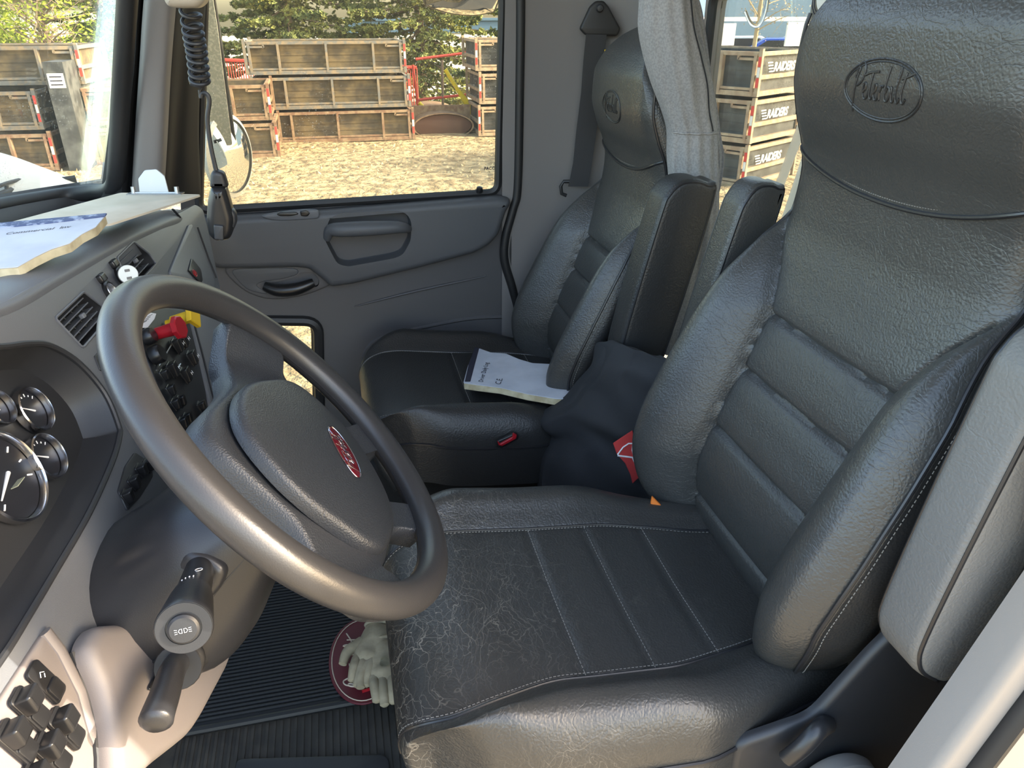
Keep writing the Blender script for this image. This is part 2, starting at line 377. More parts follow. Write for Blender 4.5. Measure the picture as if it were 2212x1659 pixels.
# back wall with window opening
BW = Plane((.93, 1.0, 1.0), (-1, 0, 0))
def byz(y, z): return BW.loc((.93, y, z))
outer = [byz(.50, -.05), byz(1.90, -.05), byz(1.90, 1.95), byz(.50, 1.95)]
wy0, wy1, wz0, wz1 = .80, 1.85, .70, 1.36
hole = [BW.loc((.93, a, b)) for a, b in rrect(wy0, wz0, wy1, wz1, .05, 5)]
mb = MB().plate(outer, BW.map, .03, .001, 1, holes=[hole], z0=-.03)
tag(mb.build('wall_rear', M['pillar'], smooth=False), kind='structure')
w = empty('window_4', (.93, 1.3, 1.1)); tag(w, kind='structure')
fr = MB(); ring = [(.93+.0, a, b) for a, b in rrect(wy0, wz0, wy1, wz1, .05, 5)]
fr.tube([Vector((.925, a, b)) for a, b in rrect(wy0-.002, wz0-.002, wy1+.002, wz1+.002, .05, 6)], .012, 8, closed=True)
fr.build('window_frame', M['rubber'], w)
MB().plate([BW.loc((.93, a, b)) for a, b in rrect(wy0, wz0, wy1, wz1, .05, 5)], BW.map, .004, .001, 1, z0=-.02).build('pane', M['glass_rear'], w)
# roof
mb = MB(); mb.box((.16, 1.28, 1.97), 1.62, 1.75, .05); tag(mb.build('ceiling', M['pillar'], smooth=False), kind='structure')
# near side (driver) B pillar / door jamb: slanted leading edge, light painted trim
JP = Plane((0, .47, 0), (0, -1, 0))
je = [(.52, .05), (.52, .36), (.565, .48), (.61, .62), (.665, .80), (.655, .88), (.625, .97), (.605, 1.1), (.60, 1.3), (.60, 1.9)]  # unseen upper edge is pushed forward to keep sun off the knee panel
out = [JP.loc((x, .47, z)) for x, z in je]+[JP.loc((1.0, .47, 1.9)), JP.loc((1.0, .47, .05))]
MBj = MB().plate(out, JP.map, .045, .012, 4, z0=0)
tag(MBj.build('wall_left', M['pillar']), kind='structure')
lip = cr([(x+.05, .42, z) for x, z in je], 6)
tag(MB().tube(lip, .014, 10, flat=.7).build('trim_3', M['rubber']), kind='structure')
sc = MB(); sc.plate([JP.loc((x, 0, z)) for x, z in [(.70, .36), (.80, .70), (.86, .9), (1.0, 1.0), (1.0, .36)]], JP.map, .05, .02, 4, z0=.0)
tag(sc.build('trim_4', M['taupe']), kind='structure')
# door sill bottom of driver opening
mb = MB(); mb.box((.1, .44, .0), 1.0, .08, .10, r=.01); tag(mb.build('trim_5', M['pillar_dark']), kind='structure')
# ---------------- passenger door ----------------
door = empty('door_1', (0, YD, 0)); tag(door, kind='structure')
win_px = [(428, 478), (436, 458), (452, -120), (1075, -150), (1084, -60), (1082, 120), (1075, 415), (900, 424)]
winp = [(430, 455), (445, -160), (1060, -160), (1082, -120), (1085, 0), (1075, 415)]
W2 = [dx(*p) for p in winp]; W2 = roundpoly(W2, .03, 5)
sw = [(440, 985), (470, 690), (575, 682), (640, 685), (668, 700), (682, 730), (690, 775), (694, 960), (694, 1080), (500, 1080)]
S2 = roundpoly([dx(*p) for p in [(455, 1085), (470, 687), (690, 690), (697, 1085)]], .045, 6)
outer = [dx(390, 470), dx(380, -260), dx(1100, -260), dx(1108, 0), dx(1100, 418), dx(1085, 520), dx(1085, 560), dx(1110, 700), dx(1108, 760)]
oz = [(.47, -.02), (-.66, -.02), (-.66, .9)]
zz = lambda x, z: DP.loc((x, YD, z))
outer = outer+[zz(.46, .4), zz(.46, -.02), zz(-.62, -.02), zz(-.62, .88)]
mb = MB().plate(outer, DP.map, .03, .004, 2, z0=-.03, holes=[W2, S2])
mb.build('inner_panel', M['door'], door)
# upper pad
pad = [(420, 466), (700, 449), (1075, 419), (1096, 424), (1098, 436), (1088, 450), (1072, 500), (1052, 522), (1020, 540), (900, 572), (760, 606), (715, 612),
       (690, 590), (668, 573), (640, 570), (480, 573), (440, 560), (400, 530)]
hp = [(700, 505), (712, 462), (735, 452), (860, 447), (876, 455), (885, 470), (884, 510), (868, 540), (850, 548), (750, 566), (728, 560), (712, 530)]
H2 = roundpoly(px(DP, hp), .012, 3)
up_pad = MB().plate(roundpoly(px(DP, pad), .008, 3), DP.map, .045, .02, 5, holes=[H2], back=False)
pd = up_pad.build('upper_pad', M['door_top'], door)
mb = MB().dish(H2, lambda x, y, z: DP.map(x, y, z+.045), .05, .012); mb.build('pull_pocket', M['door_top'], door)
# grab bar across the pocket
p0 = DP.off(.045)
bar = cr([p0.at(704, 500), p0.at(712, 478)+Vector((0, -.012, 0)), p0.at(740, 474)+Vector((0, -.022, 0)), p0.at(800, 471)+Vector((0, -.024, 0)), p0.at(862, 470)+Vector((0, -.018, 0)), p0.at(884, 478)], 7)
gb = MB(); n = len(bar)
gb.tube([b+Vector((0, 0, -.022)) for b in bar], [.008+.008*math.sin(math.pi*i/(n-1)) for i in range(n)], 14, flat=1.3); gb.build('grab_bar', M['door_top'], door)
q = roundpoly(px(p0, [(738, 502), (835, 500), (828, 514), (745, 517)]), .006, 3)
MB().plate(q, lambda x, y, z: p0.map(x, y, z-.049), .004, .002).build('pocket_cover', M['door'], door)
# switch plate
q = cr([(*p0.xy(u, v), 0) for u, v in [(566, 466), (590, 459), (640, 453), (680, 452), (689, 458), (688, 470), (670, 473), (610, 476), (580, 473)]], 4, closed=True)
spl = MB().plate([(a.x, a.y) for a in q], p0.map, .006, .004, 3).build('switch_plate', M['dash'], door)
p1 = p0.off(.006)
for pts in ([(597, 462), (606, 456), (640, 457), (646, 462), (628, 466), (604, 466)], [(648, 455), (662, 452), (670, 460), (664, 467), (650, 466)]):
    MB().plate(roundpoly(px(p1, pts), .004, 3), p1.map, .007, .003, 3).build('window_switch', M['black'], spl)
# lock button near the window's rear corner
MB().lathe([(.009, 0), (.01, .006), (.008, .014), (.002, .016)], p0.at(1040, 424)+Vector((0, .03, .006)), (0, -.3, 1), 16).build('lock_button', M['black'], door)
# release handle: bezel, bowl, lever
bz = cr([(*DP.xy(u, v), 0) for u, v in [(487, 578), (560, 572), (660, 571), (690, 580), (715, 609), (690, 625), (650, 638), (600, 645), (560, 640), (520, 620)]], 4, closed=True)
bz = [(a.x, a.y) for a in bz]; bowl = roundpoly(px(DP, [(572, 612), (600, 606), (640, 596), (650, 586), (676, 585), (690, 602), (688, 616), (640, 627), (590, 628)]), .008, 4)
rel = MB().plate(bz, DP.map, .010, .006, 3, holes=[bowl], back=False).build('release_bezel', M['door'], door)
MB().dish(bowl, lambda x, y, z: DP.map(x, y, z+.010), .028, .008).build('release_bowl', M['blackmatte'], rel)
gr = cr([(*DP.xy(u, v), 0) for u, v in [(505, 580), (560, 576), (635, 577), (642, 590), (610, 600), (570, 606), (556, 615), (580, 632), (540, 625), (512, 600)]], 4, closed=True)
MB().plate([(a.x, a.y) for a in gr], lambda x, y, z: DP.map(x, y, z+.008), .004, .003, 3).build('release_surround', M['door_top'], rel)
lv = cr([DP.at(572, 612)+Vector((0, -.02, 0)), DP.at(600, 620)+Vector((0, -.028, 0)), DP.at(640, 617)+Vector((0, -.03, 0)), DP.at(678, 605)+Vector((0, -.022, 0))], 6)
MB().tube(lv, [.012+.006*math.sin(math.pi*i/(len(lv)-1)) for i in range(len(lv))], 12).build('release_lever', M['black'], rel)
# two raised creases pressed in the lower panel
mb = MB()
mb.tube(cr([DP.at(765, 662), DP.at(900, 628), DP.at(1050, 596)], 8), [.003+.004*math.sin(math.pi*i/16) for i in range(17)], 8, flat=.6); mb.build('panel_crease', M['door'], door)
mb = MB()
mb.tube([p+Vector((0, .006, 0)) for p in cr([DP.at(785, 950), DP.at(782, 800), DP.at(800, 745), DP.at(850, 722), DP.at(1000, 690), DP.at(1090, 684)], 8)], .011, 10, flat=.7); mb.build('panel_crease', M['door'], door)
# lower arm-rest bulge towards the seat
# main window of the door
w = empty('window_2', DP.at(750, 300)); tag(w, kind='structure')
MB().plate(W2, lambda x, y, z: DP.map(x, y, z-.035), .005, .001, 1).build('pane', M['glass_side'], w)
mb = MB(); loop = [DP.map(x, y, .002) for x, y in W2]; mb.tube(loop, .011, 8, closed=True); mb.build('window_seal', M['rubber'], w)
# maker's mark on the corner of the pane
gp = DP.off(-.028)
o = gp.xy(1046, 367); k = .0118
mb = textmesh('PACCAR', k, lambda x, y, z: gp.map(o[0]+x*sgn*1.0, o[1]+y, z), .0002, bold=.0004)
mb.build('glass_mark', M['ink'], w, smooth=False)
mb = MB()
for i in range(3): mb.box(gp.at(1060, 378+i*6), .018-.004*(i % 2), .0004, .0012)
mb.build('glass_mark', M['ink'], w, smooth=False)
w = empty('window_3', DP.at(600, 760)); tag(w, kind='structure')
MB().plate(S2, lambda x, y, z: DP.map(x, y, z-.032), .005, .001, 1).build('pane', M['glass_side'], w)
for d, r in ((.004, .016), (-.012, .009)):
    mb = MB(); mb.tube([DP.map(x, y, d) for x, y in inset(S2 if area2(S2) > 0 else S2[::-1], .004 if d > 0 else .016)], r, 8, closed=True); mb.build('window_seal', M['rubber'], w)
# door seal: double black rubber bead round the rear edge
sp = [(1118, -160), (1122, 0), (1120, 200), (1116, 400), (1106, 450), (1090, 510), (1088, 560), (1105, 620), (1118, 680), (1112, 740), (1100, 760)]
for off_, r, dz, nm in ((0, .013, 0, 'trim_1'), (14, .010, .008, 'trim_2')):
    pts = cr([DP.at(u+off_, v)+Vector((0, -.012+dz, 0)) for u, v in sp], 7)
    tag(MB().tube(pts, r, 10).build(nm, M['rubber']), kind='structure')
# ---------------- windscreen, A pillar ----------------
# pillar between windscreen and door window
Lw = [at(225, 412, Y=1.80), at(240, 300, Y=1.81), at(258, 120, Y=1.83), at(272, -20, Y=1.84), at(290, -200, Y=1.86)]
def pil(o1, o2, Y): return
rowsL = []
keys = [(-60, 225, 262, 300, 372, 400, 432, 440), ]
lv_ = [(430, (222, 262, 285, 300, 350, 372, 400, 436)), (300, (238, 272, 292, 306, 358, 380, 404, 430)), (150, (255, 290, 302, 318, 366, 392, 412, 434)),
       (0, (272, 300, 312, 330, 378, 402, 420, 446)), (-200, (292, 322, 334, 350, 398, 420, 440, 464))]
yy = (1.86, 1.84, 1.87, 1.83, 1.84, 1.93, 1.97, 2.05)
ctrl = [[at(u, v, Y=y) for u, y in zip(us, yy)] for v, us in lv_]
fg = catgrid(ctrl, 6, 4); bgk = [[p+Vector((-.02, .05, 0)) for p in r] for r in fg]
tag(solid(MB(), fg, bgk).build('trim_6', M['blackmatte']), kind='structure')
ctrl = [[at(u, v, Y=y)+Vector((0, -.008, 0)) for u, y in zip((us[2], (us[2]+us[3])/2, us[3]+10, us[4]-8, us[4]+4), (1.845, 1.82, 1.815, 1.82, 1.85))] for v, us in lv_]
fg = catgrid(ctrl, 6, 4); bgk = [[p+Vector((-.0, .02, 0)) for p in r] for r in fg]
tag(solid(MB(), fg, bgk).build('trim_7', M['pillar_dark']), kind='structure')
# windscreen pane (curved) and its lower rubber
wb = [at(-420, 520, X=-.80), at(-150, 462, X=-.765), at(0, 432, X=-.72), at(120, 412, X=-.65), at(190, 402, X=-.575), at(230, 395, X=-.515)]
wt = [b+Vector((.24, 0, .72)) for b in wb]
g = catgrid([wb, wt], 8, 6); w = empty('window_1', wb[3]); tag(w, kind='structure')
MB().grid(g); mbp = MB(); solid(mbp, g, [[p+Vector((-.005, .002, 0)) for p in r] for r in g]); mbp.build('pane', M['glass_wind'], w)
lower = cr([b+Vector((.012, -.01, -.012)) for b in wb]+[at(252, 360, X=-.475), at(262, 200, X=-.425), at(275, 0, X=-.36), at(290, -200, X=-.30)], 6)
MB().tube(lower, .020, 10, flat=1.0).build('window_seal', M['rubber'], w)
g2 = [[p+Vector((.02, -.015, -.02)) for p in r] for r in [cr(wb, 6)]]
a = cr(wb, 6); rows = [[p+Vector((.004, 0, .012)) for p in a], [p+Vector((.03, -.02, -.012)) for p in a], [p+Vector((.05, -.035, -.05)) for p in a], [p+Vector((.07, -.05, -.13)) for p in a]]
rows2 = [[p+Vector((-.02, .02, -.01)) for p in r] for r in rows]
MB_ = solid(MB(), rows, rows2); MB_.build('window_sill', M['dash_dark'], w)
# front bulkhead so nothing is seen past the dash
mb = MB(); mb.box((-.80, 1.28, .38), .04, 1.75, .80); tag(mb.build('wall_front', M['blackmatte'], smooth=False), kind='structure')
# ================= SEATS =================
XC = [(.38, .635), (.44, .60), (.50, .587), (.56, .587), (.62, .60), (.70, .632), (.77, .662), (.84, .69), (.92, .718), (1.0, .738), (1.06, .742), (1.10, .735), (1.16, .712), (1.22, .698), (1.28, .70), (1.33, .717), (1.37, .745), (1.40, .785)]
HW = [(.38, .19), (.43, .225), (.49, .265), (.56, .288), (.66, .296), (.76, .292), (.86, .282), (.94, .258), (1.02, .242), (1.15, .240), (1.30, .235), (1.4, .22)]
WI = [(.38, .13), (.45, .142), (.5, .148), (.62, .15), (.84, .162), (.90, .185), (.96, .225), (1.0, .25)]      # half width of the inner panel
BO = [(.38, .045), (.46, .075), (.55, .092), (.70, .092), (.80, .088), (.88, .075), (.94, .045), (1.0, .0), (1.4, 0)]
SEAMZ = (.84, .745, .64, .50)
def zseam(w): return 1.062+.045*abs(w)**2.2
def ztop(w): return 1.14+.262*(max(0, 1-abs(w)**2.2))**.5
def backX(z, w, y):
    X = lerp_tab(XC, z); hw = lerp_tab(HW, z); wi = lerp_tab(WI, z); b = lerp_tab(BO, z); ay = abs(y)
    if b > 0 and ay > wi:
        t = (ay-wi)/(hw-wi)
        X -= b*math.sin(math.pi*min(t*.72, 1))**.8 if t > 0 else 0
        X += b*.9*max(0, t-.72)**1.5
    X += .008*abs(w)**3+.020*abs(w)**14
    # seams pressed in the leather
    if z < .97: X += .0075*math.exp(-((ay-wi)/.0045)**2)*min(1, b/.03)
    if ay < wi+.004 or z > .97:
        for s in SEAMZ:
            d = z-s
            X += .0085*math.exp(-(d/.0045)**2)*(1 if ay < wi else 0) + (.004*math.exp(-(d/.02)**2)*(1 if ay < wi else 0))
    return X
def make_seat(name, yc, dX, dZ, label, near_arm, far_arm, passenger=False, bs=1.0, ycc=0, wsc=1.0, dXb=0, th=1.0):
    TK = th
    root = empty(name, (.3+dX, yc, 0), label, 'seat')
    mats = (M['leather'], M['leather_side'])
    def P(X, y, z): return Vector((X+dX+dXb, yc+y*wsc, (.385+(z-.385)*bs if z > .385 else z)+dZ))
    # backrest below the headrest seam
    tk = TK; NW = 150; ws = np.linspace(-1, 1, NW)
    def grid(z0f, z1f, nz, emb=None):
        rows = []
        for q in np.linspace(0, 1, nz):
            row = []
            for w in ws:
                z = z0f(w)+(z1f(w)-z0f(w))*q; y = w*lerp_tab(HW, z); X = backX(z, w, y)
                if emb: X += emb(y, z)
                row.append(P(X, y, z))
            rows.append(row)
        return rows
    def side(rows, th):
        bk = []
        for r in rows: bk.append([p+Vector((th*.96*tk, (yc-p.y)*.04, .004)) for p in r])
        return bk
    g1 = grid(lambda w: .385, zseam, 190)
    mb = MB(); mb.grid(g1); b1 = side(g1, .115)
    lf = [r[0] for r in g1]; 
    def wall(mbx, f, b, n=6):
        rows = []
        for k in range(n+1):
            t = k/n; bul = .012*math.sin(math.pi*t)
            rows.append([p.lerp(q, t)+Vector((0, bul*(-1 if p.y < yc else 1), 0)) for p, q in zip(f, b)])
        mbx.grid(rows)
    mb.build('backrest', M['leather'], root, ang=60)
    ms = MB()
    wall(ms, [r[0] for r in g1], [r[0] for r in b1]); wall(ms, [r[-1] for r in g1], [r[-1] for r in b1])
    ms.grid([g1[0], b1[0]]); sub = [r[::6] for r in b1[::8]]; ms.grid(sub); 
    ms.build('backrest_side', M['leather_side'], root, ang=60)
    g2 = grid(lambda w: zseam(w)+.0005, ztop, 110)
    mb = MB(); mb.grid(g2); b2 = side(g2, .105)
    wall(mb, g2[-1], b2[-1]); wall(mb, [r[0] for r in g2], [r[0] for r in b2]); wall(mb, [r[-1] for r in g2], [r[-1] for r in b2]); mb.grid([r[::3] for r in b2[::6]])
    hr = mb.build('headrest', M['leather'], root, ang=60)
    # piping along the headrest seam and round the front edge
    pts = [P(backX(zseam(w), w, w*lerp_tab(HW, zseam(w)))-.001, w*lerp_tab(HW, zseam(w)), zseam(w)) for w in np.linspace(-1, 1, 50)]
    MB().tube(pts, .0032, 8).build('piping', M['piping'], hr)
    def dash_line(pts, r, L, name, parent, mt):
        mb = MB(); acc = 0; cur = [Vector(pts[0])]
        for a, b in zip(pts[:-1], pts[1:]):
            d = (b-a).length; acc += d; cur.append(Vector(b))
            if acc > L:
                if len(cur) > 1:
                    mb.tube([cur[0], cur[0].lerp(cur[-1], .62)], r, 5)
                cur = [Vector(b)]; acc = 0
        return mb.build(name, mt, parent)
    def fine(pts, n=8): return cr(pts, n)
    dash_line(fine([p+Vector((.0005, 0, .007)) for p in pts], 6), .0006, .0045, 'stitching', hr, M['thread'])
    for s in (-1, 1):
        e = [P(backX(z, s*.985, s*.985*lerp_tab(HW, z))+.002, s*1.0*lerp_tab(HW, z), z) for z in np.linspace(.40, 1.30, 60)]
        MB().tube(e, .0032, 8).build('piping', M['piping'], root)
        e2 = [p+Vector((.010, s*.0035, 0)) for p in e]
        dash_line(fine(e2, 5), .0006, .005, 'stitching', root, M['thread'])
    # ---- cushion ----
    cp = [(-1.0, -.155), (-1.005, -.10), (-1.0, -.05), (-.975, -.005), (-.90, .030), (-.78, .038), (-.68, .018), (-.61, .003), (-.585, -.004), (-.56, .0), (-.3, -.002), (0, -.004)]
    cp = cp+[(-a, b) for a, b in cp[-2::-1]]; C2 = cr([(a, b, 0) for a, b in cp], 6)
    lp = [(.055, .30), (.022, .37), (.006, .43), (.004, .465), (.02, .492), (.055, .507), (.11, .508), (.18, .497), (.26, .486), (.34, .478), (.42, .47), (.50, .462), (.57, .455), (.66, .45)]
    L2 = cr([(a, b, 0) for a, b in lp], 10)
    HWC = [(0, .225), (.03, .245), (.08, .268), (.2, .282), (.38, .282), (.48, .255), (.56, .225), (.66, .20)]
    rows = []
    for p in L2:
        X, z = p.x, p.y; fz = sm(.42, .49, z) if X < .1 else 1; row = []
        hwc = lerp_tab(HWC, X)
        bol = sm(.0, .14, X) if X < .3 else 1-.85*sm(.34, .50, X)
        for c in C2:
            w, dz = c.x, c.y
            zz_ = z+(dz*(.35+.65*bol) if dz > 0 else dz*fz)
            cx = 0
            if abs(w) < .585 and X > .05:
                for s in (.262, .362, .465):
                    zz_ -= .005*math.exp(-((X-s)/.005)**2)
            # softened front corners
            cx = .05*max(0, abs(w)-.55)**2/.2*(1-sm(.0, .25, X))
            if w < 0 and X < .24: w = w*(1+.42*(1-sm(.0, .24, X))*(1-sm(.58, 1.0, -w)))
            row.append(Vector((X+cx+dX, yc+ycc+w*hwc, zz_+dZ)))
        rows.append(row)
    mb = MB(); mb.grid(rows); mb.ngon([r[0] for r in rows][::-1]+[]); 
    cu = MB(); cu.grid(rows)
    bot = [[Vector((p.x, p.y, rows[0][0].z-.0)) for p in (r[0], r[-1])] for r in rows]
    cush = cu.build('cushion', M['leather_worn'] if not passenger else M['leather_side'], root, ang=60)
    idx = [i for i, c in enumerate(C2) if abs(abs(c.x)-.585) < .012]
    for i0 in (min(idx), max(idx)):
        ln = [r[i0]+Vector((0, 0, .0015)) for r in rows[22:]]
        MB().tube(ln[::2], .0022, 6).build('piping', M['piping'], cush)
        dash_line(fine([p+Vector((0, .006*(1 if i0 < len(C2)/2 else -1), .001)) for p in ln], 4), .0006, .0055, 'stitching', cush, M['thread'])
    for s in (.262, .362, .465):
        k = min(range(len(L2)), key=lambda i: abs(L2[i].x-s) if L2[i].y < .52 and i > 20 else 9)
        ln = [rows[k][i]+Vector((.004, 0, .0012)) for i in range(min(idx), max(idx)+1)]
        dash_line(fine(ln, 4), .0007, .006, 'stitching', cush, M['thread'])
    for s in (-1, 1):   # piping under the bolster
        i0 = min(range(len(C2)), key=lambda i: abs(C2[i].y+.05)+(0 if C2[i].x*s > 0 else 5))
        MB().tube([r[i0]+Vector((0, s*.002, 0)) for r in rows[::3]], .003, 6).build('piping', M['piping'], cush)
    # base under the cushion
    mb = MB(); mb.plate(rrect(.05, -.235, .60, .235, .04), lambda x, y, z: P(x, y, z), .20, .02, 3, z0=.16); mb.build('seat_base', M['blackmatte'], root)
    mb = MB(); mb.plate(rrect(.10, -.19, .56, .19, .03), lambda x, y, z: Vector((x+dX, yc+y, z)), .16+dZ, .01, 2, z0=.0); mb.build('pedestal', M['blackmatte'], root)
    # armrests folded up beside the back
    def arm(yy, X0, z0, X1, z1, th, wd, mt, nm='armrest', s=1):
        A = Vector((X0+dX, yc+yy, z0+dZ)); B = Vector((X1+dX, yc+yy, z1+dZ)); d = (B-A).normalized()
        ex = Vector((0, 1, 0)); ez = ex.cross(d); ez = ez if ez.x < 0 else -ez; Lh = (B-A).length
        o = cr([(0, 0, 0), (-th*.38, .03, 0), (-th*.5, .10, 0), (-th*.5, Lh-.09, 0), (-th*.44, Lh-.035, 0), (-th*.2, Lh-.004, 0), (th*.25, Lh, 0), (th*.5, Lh-.035, 0), (th*.5, .06, 0), (th*.3, .0, 0)], 5, closed=True)
        m = MB(); m.plate([(a.x, a.y) for a in o], lambda x, y, z: A-ez*x+d*y+ex*z, wd/2, .014, 4, z0=0, back=False)
        m.plate([(a.x, a.y) for a in o], lambda x, y, z: A-ez*x+d*y-ex*z, wd/2, .014, 4, z0=0, back=False)
        ar = m.build(nm, mt, root, ang=50)
        for sd in (-1, 1):
            oo = inset([(a.x, a.y) for a in (o if area2([(b.x, b.y) for b in o]) > 0 else o[::-1])], .006)
            MB().tube([A-ez*x+d*y+ex*sd*(wd/2-.003) for x, y in oo], .0028, 6, closed=True).build('piping', M['piping'], ar)
        return ar, A, d, ez
    arms = [arm(*a) for a in (near_arm, far_arm) if a]
    return root, P, arms
# driver and passenger seat: the same seat twice, each with its own armrests
drv, PD, arms_d = make_seat('driver_seat', .897, 0, 0, 'large black leather seat in the foreground behind the steering wheel, with a creased cushion',
    (-.36, .63, .585, .70, 1.02, .10, .075, M['leather_armrest_hazed']), (.335, .655, .62, .745, 1.03, .085, .075, M['leather']), ycc=-.042)
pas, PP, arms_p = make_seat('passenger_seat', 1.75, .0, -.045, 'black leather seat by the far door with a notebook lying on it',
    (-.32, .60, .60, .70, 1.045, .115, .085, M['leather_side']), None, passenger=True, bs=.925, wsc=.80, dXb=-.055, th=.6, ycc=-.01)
# cursive lettering for the oval badge, as pen strokes in a 0..1 wide box
LOGO = [[(.02, -.16), (.05, .02), (.09, .22), (.115, .30), (.07, .28), (.05, .20), (.10, .33), (.17, .36), (.205, .28), (.17, .17), (.10, .12)],
        [(.20, .05), (.25, .10), (.255, .15), (.225, .15), (.205, .07), (.23, .0), (.27, .01), (.32, .10)],
        [(.345, .27), (.325, .12), (.32, .03), (.345, .0), (.38, .06)], [(.22, .235), (.30, .265), (.44, .28)],
        [(.38, .05), (.42, .10), (.43, .15), (.40, .15), (.385, .07), (.41, .0), (.45, .02), (.475, .12), (.485, .14), (.48, .02), (.485, .0)],
        [(.485, .08), (.515, .145), (.545, .14)],
        [(.60, .34), (.575, .18), (.565, .03), (.60, .0), (.64, .05), (.645, .12), (.61, .14), (.58, .08)],
        [(.655, .13), (.675, .14), (.67, .04), (.69, .0), (.72, .05), (.76, .22), (.775, .32), (.755, .34), (.74, .2), (.74, .05), (.765, .0), (.80, .05)],
        [(.86, .30), (.83, .14), (.825, .04), (.85, .0), (.89, .05)], [(.80, .235), (.87, .255), (.98, .30)]]
def logo(mb, mapf, w, r, flat=1, n=4, z=0):
    for s in LOGO:
        pts = [mapf(p.x*w-w/2, (p.y-.1)*w, z) for p in cr([(a, b, 0) for a, b in s], n)]
        mb.tube(pts, r, 6)
def head_badge(P, root_children, a, b, zc, w):
    def mp(x, y, z):
        zz_ = zc+y; yy = -x
        return P(backX(zz_, yy/.236, yy)-z, yy, zz_)
    return mp
for P_, root in ((PD, drv), (PP, pas)):
    hr = [c for c in root.children if c.name.startswith('headrest')][0]
    mp = head_badge(P_, None, .09, .055, 1.21, .15)
    mb = MB()
    for a, b, r in ((.076, .038, .0018), (.0722, .0345, .0011)):
        mb.tube([mp(x, y, .0) for x, y in ell(0, 0, a, b, 60)], r, 6, closed=True)
    logo(mb, mp, .122, .0017, z=.0002)
    mb.build('embossed_badge', M['leather_side'], hr)
# round recliner knob, lever and side shield on the near side of the driver seat
kn = MB(); kc = at(1792, 1690, Y=.57)
kn.lathe([(.060, 0), (.064, .006), (.064, .022), (.056, .030), (.036, .030), (.031, .026)], kc, (0, -1, 0), 48); ko = kn.build('recliner_knob', M['pillar'], drv)
mb = MB()
for i in range(5): mb.box(kc+Vector((-.012+i*.006, -.030, .012)), .0022, .004, .03, rot=Matrix.Rotation(-.45, 3, 'Y'))
mb.build('knob_rib', M['taupe'], ko)
mb = MB(); lv2 = cr([at(1700, 1640, Y=.56), at(1735, 1612, Y=.555), at(1770, 1575, Y=.56), at(1790, 1562, Y=.58)], 6)
mb.tube(lv2, .010, 12, flat=1.3); mb.build('tilt_lever', M['shroud'], drv)
sp = MB(); sp.plate(roundpoly([JP.loc((x, 0, z)) for x, z in [(.44, .43), (.44, .27), (.5, .20), (.90, .20), (.92, .5), (.88, .74), (.74, .70), (.62, .56), (.55, .45)]], .02, 4), lambda x, y, z: JP.map(x, y, z-.125), .015, .01, 4, z0=-.0)
sp.build('side_shield', M['dash_dark'], drv)
# height switch with a red rocker on the side of the passenger seat
BPp = Plane((0, 1.450, 0), (0, -1, 0))
mb = MB(); mb.plate(roundpoly(px(BPp, [(1072, 950), (1112, 932), (1120, 938), (1118, 946), (1082, 966), (1074, 962)]), .004, 3), BPp.map, .008, .003); sb = mb.build('seat_switch', M['black'], pas)
mb = MB(); mb.plate(roundpoly(px(BPp.off(.008), [(1074, 951), (1080, 957), (1106, 943), (1108, 934), (1116, 938), (1114, 946), (1084, 962), (1076, 960)]), .002, 3), BPp.off(.008).map, .005, .002); mb.build('switch_rocker', M['red'], sb)
# flaking patches of paint on the raised armrest between the seats
ar, A, d, ez = arms_d[1]
fl = MB(); r2 = random.Random(3)
for i in range(34):
    t = .15+.12*r2.random(); q = A+d*t+ez*((r2.random()-.5)*.045-.0)+Vector((0, -.0385, 0))
    s = .0035+.0035*r2.random(); n = 9
    fl.ngon([q+(d*math.sin(2*math.pi*k/n)+ez*math.cos(2*math.pi*k/n))*s*(.8+.3*r2.random()) for k in range(n)])
fl.build('flaked_patch', mat('flaked_lining', (.42, .33, .20), .8), ar, smooth=False)
# ================= STEERING WHEEL =================
WC = Vector((-.082, .838, .826)); WN = Vector((math.sin(.865), 0, math.cos(.865))); WR = .2435
wa = Vector((0, 1, 0)).cross(WN).normalized()          # points down-back (towards the driver)
wl = Vector((0, 1, 0))                                   # towards the passenger
def wm(x, y, z): return WC + wl*(-x) + wa*(-y) + WN*z     # seen by the driver: x right is -Y?  (driver faces -X, right hand is +Y)
def wm(x, y, z): return WC + wl*x - wa*y + WN*z           # x: right for the driver (+Y), y: up
WHL = Plane(WC, WN); WHL.ex = wl; WHL.ey = -wa
sw_ = empty('steering_wheel', WC, 'large black leather steering wheel with four spokes and a red oval badge', 'steering wheel')
ring = [wm(WR*math.cos(t), WR*math.sin(t), 0) for t in np.linspace(0, 2*math.pi, 121)[:-1]]
mb = MB(); mb.tube(ring, .0215, 22, closed=True, up=WN, flat=.93); rim = mb.build('rim', M['leather_wheel'], sw_)
MB().tube([wm((WR-.0195)*math.cos(t), (WR-.0195)*math.sin(t), -.006) for t in np.linspace(0, 2*math.pi, 121)[:-1]], .0016, 6, closed=True).build('rim_seam', M['piping'], rim)
TH = math.radians(30); ct, st = math.cos(TH), math.sin(TH)
def hm(t, q, z): return wm(t*ct-q*st, t*st+q*ct, z)       # hub frame, the wheel is turned 30 degrees
